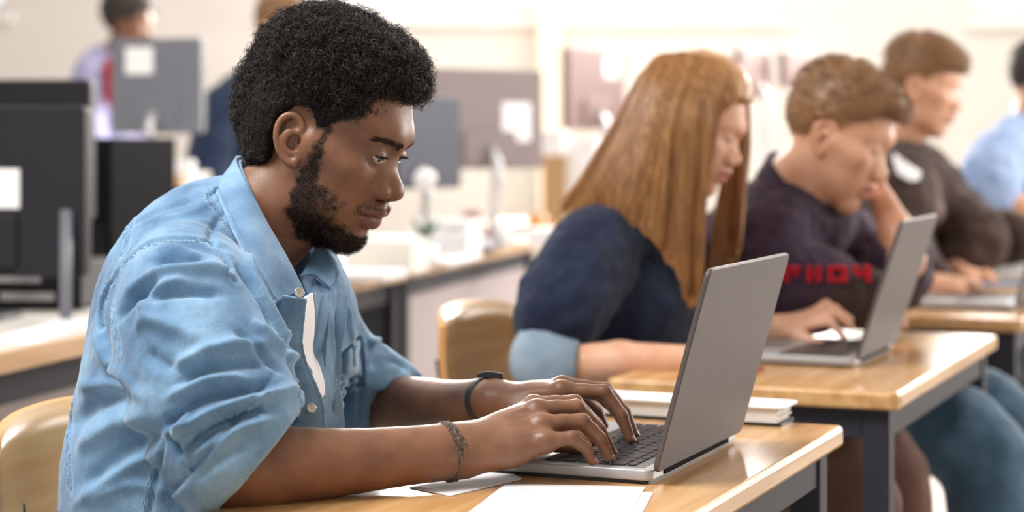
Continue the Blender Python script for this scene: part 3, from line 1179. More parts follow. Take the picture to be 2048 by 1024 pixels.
J = Field((-.62, 1.9, -.01), (.22, 2.65, .75), .008)
for s, kx in ((-1, 0), (1, .02)):
    h0 = hip + l_ * s * .095 + np.array([0, 0, -.01])
    k0 = hip + f_ * (.44 + kx) + l_ * s * .13 + np.array([0, 0, -.045])
    a0 = k0 - f_ * (.04) + np.array([0, 0, -.45])
    J.chain([h0, k0, a0], [.100, .068, .050], .03)
J.cone(hip - l_ * .1, hip + l_ * .1, .118, .118, .03)
JV, JQ = J.mesh()
mesh_np('jeans', JV - MO, JQ, M['blue_jeans'], man)
S = MB()
for s, kx in ((-1, 0), (1, .02)):
    a0 = hip + f_ * (.44 + kx - .04) + l_ * s * .13 - MO
    a0[2] = 0
    Mx = Matrix(((f_[0], l_[0], 0, a0[0]), (f_[1], l_[1], 0, a0[1]), (0, 0, 1, 0), (0, 0, 0, 1)))
    SB = MB().box((-.07, -.045, .0), (.19, .045, .10), Mx)
    SB.build('shoe', material('shoe_black', (.02, .02, .022, 1), .5), man, bevel=.03, seg=4)

# eyes
import bmesh
for s in (-1, 1):
    bm = bmesh.new()
    bmesh.ops.create_uvsphere(bm, u_segments=40, v_segments=28, radius=.0126)
    g = np.array([.985, .06, -.24])
    g /= np.linalg.norm(g)
    me = bpy.data.meshes.new('eye')
    for fc in bm.faces:
        fc.smooth = True
        if fc.calc_center_median().normalized().dot(Vector(g)) > math.cos(math.radians(27)):
            fc.material_index = 1
    bm.to_mesh(me)
    me.materials.append(M['eye_white'])
    me.materials.append(M['iris'])
    e = bpy.data.objects.new('eye', me)
    link(e, man)
    c = HR @ np.array([.0695, s * .0315, .0255]) + HO - MO
    e.matrix_local = Matrix.Translation(c) @ Matrix(HR.tolist()).to_4x4()

# brows and lashes: short hairs laid on the skin
bvh = BVHTree.FromPolygons([tuple(v) for v in HV], [tuple(q) for q in HQ])


def on_face(y, z, x0=.13):
    h = bvh.ray_cast(Vector((x0, y, z)), Vector((-1, 0, 0)))
    return np.array(h[0]) if h[0] is not None else np.array([.08, y, z])


r_ = np.random.default_rng(3)
for s in (-1, 1):
    C = []
    path = catmull([(.008, .0405), (.017, .0438), (.028, .0458), (.038, .0452), (.046, .0425)], 60)
    for i in range(420):
        t = r_.random()
        p = path[int(t * 59)]
        wd = .0048 * (1 - .45 * t)
        y, z = p[0] + r_.normal(0, .0006), p[1] + r_.normal(0, .5) * wd
        a = on_face(s * y, z) + np.array([.0002, 0, 0])
        d = np.array([-.15, s * (.8 + .2 * t), .55 * (1 - 1.5 * t)])
        L = .0055 * r_.uniform(.7, 1.2)
        b = on_face(s * (y + d[1] * s * L), z + d[2] * L) + np.array([.0008, 0, 0])
        C.append(np.stack([a, (a + b) / 2 + np.array([.0007, 0, 0]), b]))
    tv, tf = tubes(np.array(C), np.array([[.00022, .00018, .00007]] * len(C)), 3)
    o = mesh_np('eyebrow', tv @ HR.T + HO - MO, tf, M['brow_hair'], man)
    o['kind'] = 'stuff'
    C = []
    ec = np.array([.0695, s * .0315, .0255])
    for i in range(46):
        q = -.75 + 1.75 * i / 45
        el = .10 + .08 * math.cos(q * 1.2)
        d = np.array([math.cos(q) * math.cos(el), s * math.sin(q), math.cos(q) * math.sin(el) - .04])
        a = ec + d * .0140
        L = .0048 * r_.uniform(.8, 1.15)
        b = a + L * (d * .8 + np.array([.3, s * .15 * q, -.15]))
        C.append(np.stack([a, (a + b) / 2 + np.array([0, 0, -.0008]), b + np.array([0, 0, .0006])]))
    tv, tf = tubes(np.array(C), np.array([[.0003, .00025, .00008]] * len(C)), 3)
    o = mesh_np('eyelashes', tv @ HR.T + HO - MO, tf, M['black_hair'], man)
    o['kind'] = 'stuff'

# beard: short coiled hairs
fd = beard[HQ].mean(1)
fd[fd < .08] = 0
BH = curls(HV, HN, HQ, fd ** 1.6, 6500, np.where(HV[HQ[:, 0], 2] < -.07, .0046, .0024), .00018, seed=5, coil=.45, npt=4, lift=-.0003)
o = mesh_np('beard', BH[0] @ HR.T + HO - MO, BH[1], M['black_hair'], man)
o['kind'] = 'stuff'

# hair: a dense curly mass, close on the sides and full on top
H = Field((-.19, -.12, -.11), (.12, .12, .20), .0024)
H.ell((-.029, 0, .050), (.0970, .0810, .0860), .02)
H.ell((-.022, 0, .083), (.085, .077, .060), .03)
H.ell((.026, 0, .113), (.043, .054, .033), .02)
H.ell((-.030, 0, .010), (.086, .0755, .095), .03)
X, Y, Z = np.meshgrid(*H.ax, indexing='ij')
pd = poly_sd(HAIRLINE, X[:, 0, :], Z[:, 0, :]).astype(np.float32)[:, None, :] + 0 * Y
H.D = -smin(-H.D, -pd, .010)
for s in (-1, 1):
    H.ell((-.0105, s * .083, .006), (.026, .02, .034), .006, op='sub')
V0, Q0 = H.mesh()
N0 = normals(V0, Q0)
full = np.clip((V0[:, 2] - .030) / .04, 0, 1) * np.clip((V0[:, 2] - .02 + np.maximum(0, -V0[:, 0] - .06) * 1.0) / .03, 0, 1)
full = np.maximum(full, np.clip((-V0[:, 0] - .085) / .03, 0, .8))
bump = (np.abs(vnoise(V0, 85) - .5) * 2) * .0065 + (vnoise(V0, 190) - .5) * .0050 + (vnoise(V0, 420) - .5) * .0022
V1 = V0 + N0 * (bump * (.30 + 1.15 * full) - .0030)[:, None]
mesh_hair = mesh_np('hair', V1 @ HR.T + HO - MO, Q0, M['black_hair'], man)
ff = full[Q0].mean(1)
CV, CF = curls(V1, N0, Q0, 1.0 + .5 * ff, 15500, .0030 + .0085 * ff, .00054, seed=9, turns=1.6, coil=.40, npt=6, lift=-.001)
o = mesh_np('curls', CV @ HR.T + HO - MO, CF, M['black_curl'], man)
o['kind'] = 'stuff'
# ------------------------------------------------------------------ the denim shirt
SH = Field((-.62, 1.82, .49), (.03, 2.68, 1.12), .0032)
SH.ell(at(405, 980, 2.265), (.158, .180, .25), .03, R=BF)
SH.ell(at(412, 1180, 2.27), (.168, .190, .20), .03, R=BF)
SH.ell(at(442, 700, 2.265), (.145, .175, .205), .03, R=BF)
SH.ell(at(416, 562, 2.26), (.098, .135, .088), .02, R=BF)
SH.cone(at(376, 548, 2.11), at(600, 545, 2.40), .050, .050, .02)
SH.chain([at(364, 540, 2.11), at(474, 450, 2.26), at(600, 520, 2.41)], [.032, .038, .032], .03)
SH.ell(at(585, 650, 2.27), (.060, .115, .080), .03, R=BF)
# sleeves
ARM_N = [at(366, 560, 2.075), at(388, 660, 2.03), at(428, 790, 1.985), at(466, 885, 1.96), at(494, 932, 1.955)]
ARM_F = [at(594, 570, 2.43), at(616, 655, 2.47), at(686, 752, 2.51), at(796, 815, 2.535)]
SH.chain(ARM_N, [.062, .079, .077, .066, .058], .022, n=14)
SH.chain(ARM_F, [.055, .060, .056, .048], .02, n=10)
# hollow cuffs
SH.chain([at(478, 912, 1.957), at(520, 945, 1.957), at(570, 985, 1.957)], [.0475, .0485, .05], .003, op='sub')
SH.chain([at(792, 800, 2.535), at(825, 830, 2.532), at(860, 862, 2.53)], [.0405, .0425, .045], .003, op='sub')
# flat cut at the cuff ends
X, Y, Z = [a.astype(np.float32) for a in np.meshgrid(*SH.ax, indexing='ij', sparse=True)]
CUFFS = []
for c, e, rad in ((at(500, 928, 1.955), at(566, 985, 1.957), .14), (at(806, 813, 2.535), at(868, 852, 2.50), .10)):
    n = (e - c) / np.linalg.norm(e - c)
    CUFFS.append((c, n))
    q_ = [X - c[0], Y - c[1], Z - c[2]]
    pl = q_[0] * n[0] + q_[1] * n[1] + q_[2] * n[2]
    rr = np.sqrt(q_[0] ** 2 + q_[1] ** 2 + q_[2] ** 2) - rad
    SH.D = -smin(-SH.D, np.maximum(-pl, rr), .004)
# neck opening and the parted front
na = at(600, 360, 2.258) - at(500, 500, 2.265)
na /= np.linalg.norm(na)
c0 = at(555, 470, 2.235)
p1, p2, p3 = at(446, 398, 2.25), at(545, 592, 2.14), at(650, 575, 2.24)
pn = np.cross(p2 - p1, p3 - p1)
pn /= np.linalg.norm(pn)
if pn @ na < 0:
    pn = -pn
X, Y, Z = [a.astype(np.float32) for a in np.meshgrid(*SH.ax, indexing='ij', sparse=True)]
q_ = [X - c0[0], Y - c0[1], Z - c0[2]]
t_ = q_[0] * na[0] + q_[1] * na[1] + q_[2] * na[2]
dc = np.sqrt(np.maximum(q_[0] ** 2 + q_[1] ** 2 + q_[2] ** 2 - t_ * t_, 0)) - .085
dp = (X - p1[0]) * pn[0] + (Y - p1[1]) * pn[1] + (Z - p1[2]) * pn[2]
SH.D = -smin(-SH.D, np.maximum(dc, -dp), .008)
SH.chain([at(575, 400, 2.245), at(545, 490, 2.25)], [.057, .056], .010, op='sub')
SH.chain([at(596, 520, 2.215), at(614, 600, 2.175), at(626, 680, 2.165), at(645, 755, 2.155)], [.030, .019, .014, .004], .008, op='sub', n=12)
SV, SQ = SH.mesh()
SV = relax(SV, SQ, 2, .5)


def cast(px, py, tree):
    d = Vector(((px - 1024) / FPX, 1.0, -(py - HORIZON) / FPX)).normalized()
    h = tree.ray_cast(Vector((0, 0, CAMZ)), d)
    return None if h[0] is None else (np.array(h[0]), np.array(h[1]))


def tree_of(V, Q):
    return BVHTree.FromPolygons(V.tolist(), Q.tolist())


# cloth folds: soft ridges and hollows that run where the cloth is pulled
FOLDS = [  # points in the picture, half width px, height mm (negative = hollow)
    ([(262, 575), (330, 545), (420, 540), (470, 560)], 17, 7),
    ([(250, 600), (300, 590), (390, 580), (455, 590)], 15, -7),
    ([(232, 640), (270, 585), (320, 552)], 16, -9),
    ([(300, 640), (285, 600), (330, 572), (380, 562)], 14, 5),
    ([(320, 490), (390, 515), (450, 530)], 18, 4),
    ([(300, 520), (360, 530), (420, 520)], 14, -4),
    ([(268, 660), (300, 640), (360, 660), (420, 700)], 18, 5),
    ([(290, 700), (330, 730), (400, 745)], 15, -4),
    ([(335, 745), (390, 715), (460, 690), (540, 690)], 15, 6),
    ([(350, 775), (400, 745), (470, 730), (548, 725)], 12, -6),
    ([(330, 800), (390, 770), (440, 757), (500, 760)], 13, 6),
    ([(322, 850), (350, 835), (400, 800), (470, 785), (560, 770)], 12, -7),
    ([(325, 870), (380, 850), (430, 822), (500, 800), (590, 775)], 12, 8),
    ([(500, 640), (540, 680), (590, 730), (602, 752)], 15, 7),
    ([(470, 660), (520, 700), (570, 748)], 12, -5),
    ([(350, 880), (368, 862), (372, 820)], 9, 6),
    ([(335, 860), (350, 890), (362, 915)], 9, -5),
    ([(372, 905), (420, 865), (475, 838), (540, 815)], 9, -8),
    ([(380, 925), (430, 885), (480, 858), (552, 838)], 12, 5),
    ([(390, 960), (440, 920), (500, 885)], 9, -2.5),
    ([(470, 520), (520, 600), (560, 690), (585, 740)], 10, -8),
    ([(505, 560), (560, 660), (600, 760), (610, 850)], 16, 5),
    ([(530, 610), (575, 700), (600, 800)], 10, -4),
    ([(560, 620), (600, 720), (612, 850)], 12, 3),
    # trunk, behind the arm
    ([(150, 900), (230, 850), (300, 830)], 26, 6),
    ([(135, 850), (210, 800), (290, 770)], 24, -6),
    ([(170, 980), (240, 910), (330, 860)], 24, -6),
    ([(150, 1010), (230, 950), (320, 900)], 20, 6),
    ([(130, 780), (200, 770), (290, 790)], 18, 4),
    ([(190, 660), (215, 720), (290, 800)], 18, 5),
    ([(215, 560), (200, 640), (215, 690)], 14, -4),
    ([(180, 1010), (260, 970), (350, 990)], 16, 3),
    # yoke
    ([(430, 400), (380, 430), (300, 440)], 14, 3),
    ([(450, 420), (420, 470), (455, 500)], 10, -4),
    ([(400, 395), (330, 415), (262, 450)], 12, -3),
    ([(480, 470), (500, 540), (530, 620)], 12, 4),
    # far front and far sleeve
    ([(690, 600), (700, 680), (705, 780)], 10, 3.5),
    ([(672, 620), (680, 720), (690, 840)], 8, -3.5),
    ([(715, 640), (722, 760), (715, 860)], 10, -4),
    ([(735, 690), (770, 680), (800, 715)], 13, 6),
    ([(738, 735), (780, 720), (815, 740)], 11, -6),
    ([(740, 780), (790, 752), (825, 752)], 11, 6),
    ([(735, 815), (780, 790), (818, 772)], 9, -5),
    ([(738, 845), (780, 822), (815, 800)], 9, 4),
]
tr = tree_of(SV, SQ)
SN = normals(SV, SQ)
disp = np.zeros(len(SV))
for pts, w, hgt in FOLDS:
    P3 = []
    for p in catmull(pts, 12):
        c = cast(p[0], p[1], tr)
        if c is not None:
            P3.append(c[0])
    if len(P3) < 3:
        continue
    d, t = near(SV, np.array(P3))
    ww = w / 2200.0
    disp += .0016 * hgt * np.exp(-(d / ww) ** 2) * np.clip(np.minimum(t, 1 - t) * 5 + .15, 0, 1)
# small crumples everywhere
st_ = SV @ np.stack([f_, l_, np.array([0, 0, 1.0])], 1)
disp += .0026 * (vnoise(st_ * np.array([1, 1, .6]), 38) - .5) + .0018 * (vnoise(st_ * np.array([1, 1, .7]), 85) - .5) + .0008 * (vnoise(st_, 230) - .5)
for c, n in CUFFS:                            # the turned-back band stands proud of the sleeve
    t_ = -((SV - c) @ n)
    nr = np.clip((.105 - np.linalg.norm(SV - c, axis=1)) / .02, 0, 1)
    disp += nr * (.0036 * np.clip((.041 - t_) / .0025, 0, 1) - .0042 * np.exp(-((t_ - .0425) / .0028) ** 2))
SV = SV + SN * disp[:, None]
tr = tree_of(SV, SQ)
SN = normals(SV, SQ)

# seams: a pressed line with a faded, puckered edge
SEAMS = [
    [(205, 655), (200, 620), (213, 585), (238, 540), (285, 492), (340, 477), (405, 480), (436, 500), (455, 530), (470, 560)],
    [(225, 612), (228, 650), (240, 700)],
    [(326, 885), (318, 930), (305, 990), (296, 1040)],
    [(436, 380), (420, 395), (455, 445), (470, 470)],
    [(262, 440), (254, 480), (248, 510)],
    [(147, 800), (140, 860), (138, 920), (142, 980)],
    [(683, 712), (700, 697), (718, 677)],
    [(720, 680), (722, 730), (722, 772)],
    [(676, 776), (700, 774), (722, 770)],
    [(683, 712), (678, 745), (676, 776)],
    [(372, 900), (420, 862), (475, 835), (520, 820)],
    [(610, 690), (600, 760), (606, 850), (604, 880)],
]
faded = np.clip((vnoise(SV, 14) - .62) * 1.6, 0, .35)
sd = np.zeros(len(SV))
SEAM3 = []
for pts in SEAMS:
    P3 = []
    for p in catmull(pts, 40):
        c = cast(p[0], p[1], tr)
        if c is not None:
            P3.append(c[0])
    if len(P3) < 3:
        continue
    P3 = np.array(P3)
    SEAM3.append(P3)
    d, t = near(SV, P3)
    sd -= .0040 * np.exp(-(d / .0028) ** 2)
    pk = np.sin(t * len(P3) * 7) * .5 + .5
    faded = np.maximum(faded, .75 * np.exp(-((d - .0058) / .0030) ** 2) * (.45 + .55 * pk))
    sd += .0012 * pk * np.exp(-((d - .006) / .003) ** 2)
# worn hems of the cuffs
for c, ax in ((at(494, 932, 1.955), None),):
    pass
SV = SV + SN * sd[:, None]
shirt = mesh_np('shirt', SV - MO, SQ, M['light_denim'], man, attrs={'faded': faded})
tr = tree_of(SV, SQ)

def surf(px, py, off, fallback):
    c = cast(px, py, tr)
    if c is None:
        return at(px, py, fallback)
    return c[0] + c[1] * off


def trim_sheet(name, rows, off, th=.0026, nu=26, nv=8, fb=2.2, mat='light_denim'):
    """a cloth strip that lies on the shirt front"""
    return sheet(name, [[surf(p[0], p[1], off, fb) for p in catmull(r, 9)] for r in rows], M[mat], man, nu, nv, th, origin=MO)


# button bands on both edges of the opening, the white undershirt behind them
no = [surf(p[0], p[1], .0035, 2.15) for p in catmull([(566, 590), (558, 660), (574, 750), (596, 830), (598, 895)], 9)]
yo = np.array([q[1] for q in no])
k_ = np.arange(9)
g_ = yo > np.median(yo) - .012
yo = np.polyval(np.polyfit(k_[g_], yo[g_], 1), k_) - .004
no = [at(p[0], p[1], y) for p, y in zip(catmull([(566, 590), (558, 660), (574, 750), (596, 830), (598, 895)], 9), yo)]
ne = [at(p[0], p[1], y + .010) for p, y in zip(catmull([(613, 598), (605, 685), (620, 742), (646, 805), (652, 895)], 9), yo)]
sheet('placket', [no, [(a + b) / 2 + np.array([0, -.004, 0]) for a, b in zip(no, ne)], ne], M['light_denim'], man, 70, 20, .003, origin=MO, hem=[('v1', .12)])
fo = [surf(p[0], p[1], .0035, 2.2) for p in catmull([(690, 592), (684, 660), (676, 735), (677, 800), (688, 895)], 9)]
yf = np.clip([q[1] for q in fo], 2.15, 2.23)
fe = [at(p[0], p[1], y - .004) for p, y in zip(catmull([(658, 587), (648, 665), (644, 747), (651, 813), (662, 895)], 9), yf)]
sheet('placket', [fe, [(a + b) / 2 + np.array([0, -.005, 0]) for a, b in zip(fo, fe)], fo], M['light_denim'], man, 70, 20, .003, origin=MO, hem=[('v0', .12)])
M['white_cotton'] = material('white_cotton', (.78, .78, .81, 1), .85)
te = [at(p[0], p[1], q[1] * .5 + w_[1] * .5 + .008) for p, q, w_ in zip(catmull([(624, 585), (629, 645), (625, 700), (645, 750), (648, 790)], 7), ne, fe)]
sheet('undershirt', [[q + np.array([-.004, .004, 0]) for q in ne[:7]], te], M['white_cotton'], man, 24, 6, .002, origin=MO)
sheet('facing', [te, [(q * .5 + w_ * .5) + np.array([0, .004, 0]) for q, w_ in zip(te, fe)], [w_ + np.array([.002, .002, 0]) for w_ in fe[:7]]], M['light_denim'], man, 24, 8, .002, origin=MO)
trim_sheet('pocket', [[(684, 712), (678, 745), (676, 775)], [(702, 696), (700, 735), (699, 774)], [(719, 678), (722, 730), (722, 770)]], .0022, .0016, 14, 14, 2.3)

# collar: the near leaf folded down over its stand, the far leaf standing open
cl_y = 2.25
near_leaf = [
    [at(500, 318, 2.315), at(473, 316, 2.262), at(492, 366, 2.203), at(530, 440, 2.172), at(570, 510, 2.158), at(597, 562, 2.160), at(603, 578, 2.165)],
    [at(480, 330, 2.325), at(455, 345, 2.240), at(476, 400, 2.178), at(512, 475, 2.134), at(545, 535, 2.122), at(572, 578, 2.130), at(582, 588, 2.138)],
    [at(462, 360, 2.330), at(431, 374, 2.226), at(453, 435, 2.155), at(487, 510, 2.106), at(516, 563, 2.090), at(540, 607, 2.090), at(549, 604, 2.098)],
]
sheet('collar', near_leaf, M['light_denim'], man, 220, 40, .0034, origin=MO, hem=[('v1', .10), ('u1', .035)])
stand = [[at(503, 330, 2.30), at(480, 322, 2.262), at(498, 372, 2.210), at(536, 448, 2.182), at(578, 522, 2.172), at(606, 578, 2.176)],
         [at(495, 380, 2.30), at(468, 380, 2.262), at(490, 425, 2.205), at(528, 500, 2.180), at(572, 560, 2.172), at(608, 605, 2.180)]]
sheet('collar_stand', stand, M['light_denim'], man, 34, 6, .003, origin=MO)
far_leaf = [[at(622, 520, 2.262), at(640, 488, 2.262), at(662, 515, 2.245), at(678, 548, 2.235)],
            [at(612, 535, 2.235), at(638, 530, 2.240), at(660, 548, 2.232), at(672, 568, 2.226)],
            [at(602, 552, 2.215), at(628, 550, 2.225), at(648, 566, 2.220), at(664, 578, 2.216)]]
sheet('collar', far_leaf, M['light_denim'], man, 120, 40, .0034, origin=MO, hem=[('v0', .10), ('u1', .06)])
far_in = [[at(600, 548, 2.222), at(628, 556, 2.240), at(660, 582, 2.222)],
          [at(610, 575, 2.212), at(634, 600, 2.222), at(658, 640, 2.205)],
          [at(622, 610, 2.200), at(640, 660, 2.205), at(650, 735, 2.180)]]
sheet('facing', far_in, M['light_denim'], man, 20, 20, .0024, origin=MO)

# stitching: a raised thread line along every seam
stc = []
for P3 in SEAM3:
    L = np.concatenate([[0], np.cumsum(np.linalg.norm(np.diff(P3, axis=0), axis=1))])
    for s0 in np.arange(0.002, L[-1] - .003, .0036):
        a, b = [np.array([np.interp(q, L, P3[:, i]) for i in range(3)]) for q in (s0, s0 + .0024)]
        n = tr.find_nearest(Vector(a))[1]
        side = np.cross(b - a, np.array(n))
        side /= np.linalg.norm(side) + 1e-9
        for off in (.0040, .0085):
            A, Bq = a + side * off, b + side * off
            ca, cb = tr.find_nearest(Vector(A)), tr.find_nearest(Vector(Bq))
            A = np.array(ca[0]) + np.array(ca[1]) * .0003
            Bq = np.array(cb[0]) + np.array(cb[1]) * .0003
            stc.append(np.stack([A, (A + Bq) / 2 + np.array(ca[1]) * .0004, Bq]))
for rows, k in ((near_leaf, .86), (far_leaf, .14)):
    rs = [catmull(r, 60) for r in rows]
    for kk in (k,):
        i = min(int(kk * 2), 1)
        tt = kk * 2 - i
        E = rs[i] * (1 - tt) + rs[i + 1] * tt
        L = np.concatenate([[0], np.cumsum(np.linalg.norm(np.diff(E, axis=0), axis=1))])
        nn_ = np.cross(np.gradient(E, axis=0), rs[2] - rs[0])
        nn_ /= np.linalg.norm(nn_, axis=1, keepdims=True)
        nn_ *= np.sign(-(nn_[:, 1:2]))
        for s0 in np.arange(.004, L[-1] - .004, .0036):
            a, b = [np.array([np.interp(q, L, (E + nn_ * .0024)[:, i_]) for i_ in range(3)]) for q in (s0, s0 + .0024)]
            stc.append(np.stack([a, (a + b) / 2 + np.array([0, -.0004, 0]), b]))
M['thread'] = material('thread', (.22, .34, .47, 1), .8)
if stc:
    tv, tf = tubes(np.array(stc), np.full((len(stc), 3), .00038), 4)
    o = mesh_np('stitching', tv - MO, tf, M['thread'], man)
    o['kind'] = 'stuff'

# buttons
M['button'] = material('button', (.5, .47, .42, 1), .25, metal=.6)
for c in (no[0] * .35 + ne[0] * .65 + np.array([.002, -.012, .006]), no[6] * .45 + ne[6] * .55 + np.array([0, -.0075, .001])):
    n = (np.array([0, 0, CAMZ]) - c) * .6 + np.array([.5, 0, .3])
    q = Vector(n).to_track_quat('Z', 'Y').to_matrix().to_4x4()
    mb = MB().lathe([(.0015, .0012), (.0035, .0014), (.0050, .0024), (.0058, .0020), (.0060, .0008), (.0055, 0)][::-1], n=20)
    mb.v = [tuple(Matrix.Translation(c - MO) @ q @ Vector(p)) for p in mb.v]
    mb.build('button', M['button'], man, smooth=True)

# turned-back cuff tab with its button
sheet('cuff_tab', [[at(353, 925, 1.905), at(385, 962, 1.90), at(427, 1018, 1.905)], [at(362, 918, 1.895), at(392, 955, 1.893), at(432, 1010, 1.898)]], M['light_denim'], man, 16, 4, .003, origin=MO)

# nails
M['nail'] = material('nail', (.30, .155, .105, 1), .3)
for hand in (near_hand, far_hand):
    for i in range(4):
        if hand is far_hand and i > 1:
            continue
        a, c = hand['pip'][i], hand['tip'][i]
        d = (c - a) / np.linalg.norm(c - a)
        up = np.array([.75, -.25 if hand is near_hand else -.3, .62])
        up -= d * (up @ d)
        up /= np.linalg.norm(up)
        w = np.cross(d, up)
        bm = bmesh.new()
        bmesh.ops.create_uvsphere(bm, u_segments=14, v_segments=10, radius=1.0)
        me = bpy.data.meshes.new('nail')
        bm.to_mesh(me)
        me.materials.append(M['nail'])
        me.polygons.foreach_set('use_smooth', np.ones(len(me.polygons), dtype=bool))
        o = link(bpy.data.objects.new('nail', me), man)
        p = c + d * .0005 + up * .0042 - MO
        R = np.stack([d * .0060, w * .0046, up * .0020], 1)
        o.matrix_local = Matrix.Translation(p) @ Matrix(R.tolist()).to_4x4()

# cord bracelet on the near wrist, watch on the far one
M['cord'] = noisy(material('cord', (.06, .045, .035, 1), .8), (.03, .024, .022, 1), (.16, .12, .09, 1), scale=300) and bpy.data.materials['cord']
M['rubber'] = material('watch_rubber', (.018, .02, .024, 1), .45)
M['watch_face'] = material('watch_face', (.55, .62, .58, 1), .15, metal=.4)


def around(c, axis, rx, rz, n=40, wob=0.0, seed=0):
    axis = axis / np.linalg.norm(axis)
    up = np.array([0, 0, 1.0]) - axis * axis[2]
    up /= np.linalg.norm(up)
    sd_ = np.cross(axis, up)
    t = np.linspace(0, 2 * np.pi, n, endpoint=False)
    r = np.random.default_rng(seed)
    ph = r.uniform(0, 6, 3)
    return c + sd_ * (rx * np.cos(t))[:, None] + up * (rz * np.sin(t))[:, None] + axis * (wob * (np.sin(2 * t + ph[0]) + .6 * np.sin(3 * t + ph[1])))[:, None]


def ring(mb, P, r, n=6):
    m = len(P)
    T = np.roll(P, -1, 0) - np.roll(P, 1, 0)
    T /= np.linalg.norm(T, axis=1, keepdims=True)
    ref = P - P.mean(0)
    a = ref / np.linalg.norm(ref, axis=1, keepdims=True)
    b = np.cross(T, a)
    v, f = [], []
    for i in range(m):
        for k in range(n):
            q = 2 * math.pi * k / n
            v.append(P[i] + a[i] * r * math.cos(q) + b[i] * r * math.sin(q))
    for i in range(m):
        for k in range(n):
            f.append((i * n + k, i * n + (k + 1) % n, ((i + 1) % m) * n + (k + 1) % n, ((i + 1) % m) * n + k))
    mb.add(v, f)


axn = near_fore[-1][0] - near_fore[-2][0]
for j, (px, py, Y) in enumerate(((890, 904, 2.043), (897, 903, 2.045), (903, 902, 2.047))):
    mb = MB()
    c = at(px, py, Y) - MO
    base = around(c, axn, .0300, .0310, 60, .0014, j)
    for k in range(2):                      # two twisted plies
        t = np.linspace(0, 2 * np.pi, 60, endpoint=False)
        ctr = base.mean(0)
        rad = (base - ctr) / np.linalg.norm(base - ctr, axis=1, keepdims=True)
        axd = axn / np.linalg.norm(axn)
        P = base + rad * (.0011 * np.cos(22 * t + k * np.pi))[:, None] + axd * (.0011 * np.sin(22 * t + k * np.pi))[:, None]
        ring(mb, P, .0014, 6)
    mb.build('bracelet_strand', M['cord'], man, smooth=True)
axf = far_fore[-1][0] - far_fore[-2][0]
axf /= np.linalg.norm(axf)
cw = at(978, 802, 2.302)
prof = around(cw - MO, axf, .0268, .0272, 48)
ctr = prof.mean(0)
rad = (prof - ctr) / np.linalg.norm(prof - ctr, axis=1, keepdims=True)
v, f = [], []
for i in range(48):
    for (dr, da) in ((0, -.0085), (.0028, -.0078), (.0028, .0078), (0, .0085)):
        v.append(prof[i] + rad[i] * dr + axf * da)
for i in range(48):
    for k in range(4):
        f.append((i * 4 + k, i * 4 + (k + 1) % 4, ((i + 1) % 48) * 4 + (k + 1) % 4, ((i + 1) % 48) * 4 + k))
strap = MB().add(v, f).build('watch_strap', M['rubber'], man, smooth=True, bevel=.0008)
up = np.array([.25, -.15, 1.0])
up -= axf * (up @ axf)
up /= np.linalg.norm(up)
sdv = np.cross(axf, up)
Mw = Matrix(((axf[0], sdv[0], up[0], 0), (axf[1], sdv[1], up[1], 0), (axf[2], sdv[2], up[2], 0), (0, 0, 0, 1)))
Mw.translation = cw - MO + up * .0275
MB().rbox((-.015, -.0125, -.002), (.015, .0125, .0062), .005).build('watch_case', M['rubber'], man, bevel=.0012).matrix_local = Mw
MB().rbox((-.0115, -.0095, .0062), (.0115, .0095, .0069), .003).build('watch_face', M['watch_face'], man).matrix_local = Mw
# ------------------------------------------------------------------ things on the student desks
pp = paper('paper_sheet', [(1012, 968), (1290, 974), (1238, 1062), (905, 1050)], 'white sheet of paper in front of the nearest laptop', .7425, th=.0010)
ink = MB()
for k, (a, b) in enumerate(((.30, .46), (.52, .60), (.30, .40))):
    pass
paper('paper_sheet', [(1040, 975), (1306, 985), (1262, 1068), (950, 1058)], 'lower white sheet jutting out right of the front paper', .7410, th=.0010)
paper('paper_sheet', [(818, 975), (1010, 938), (1045, 958), (900, 992)], 'white sheet of paper under the left end of the nearest laptop', .7408, th=.0008)
paper('paper_sheet', [(1180, 852), (1352, 852), (1352, 872), (1170, 872)], 'white sheet behind the keyboard of the nearest laptop', .7410, th=.0012)


def line_marks(c, n):
    mb = MB()
    r = random.Random(4)
    for i in range(n):
        x = c[0] + i * .0042
        mb.box((x, c[1] - .0006, c[2]), (x + r.uniform(.002, .0036), c[1] + r.uniform(.0008, .0022), c[2] + .0002))
    return mb


w = at(1035, 982, .3675 * FPX / (982 - HORIZON)) - np.array(pp.location)
line_marks((w[0] - .004, w[1], w[2] + .0008), 5).build('printed_line', M['ink'], pp)

# a ring binder of papers lying at the far end of the nearest desk, its end jutting over the edge
bc = U * -.815 + Vv * 2.432
nb = empty('notebook_stack', (bc[0], bc[1], .7402), ANG, 'thick notebook with a white cover at the far end of the nearest desk', 'notebook')
MB().rbox((-.165, -.025, 0), (.165, .045, .004), .006).build('back_cover', M['black_plastic'], nb)
for i in range(7):
    d = random.uniform(-.004, .004)
    MB().box((-.160 + d, -.022, .004 + i * .0026), (.160 + d, .040 + d, .0062 + i * .0026)).build('page_block', M['paper' if i % 2 else 'paper_warm'], nb)
MB().rbox((-.166, -.027, .0224), (.170, .047, .0262), .007).build('front_cover', M['paper'], nb, bevel=.0015)

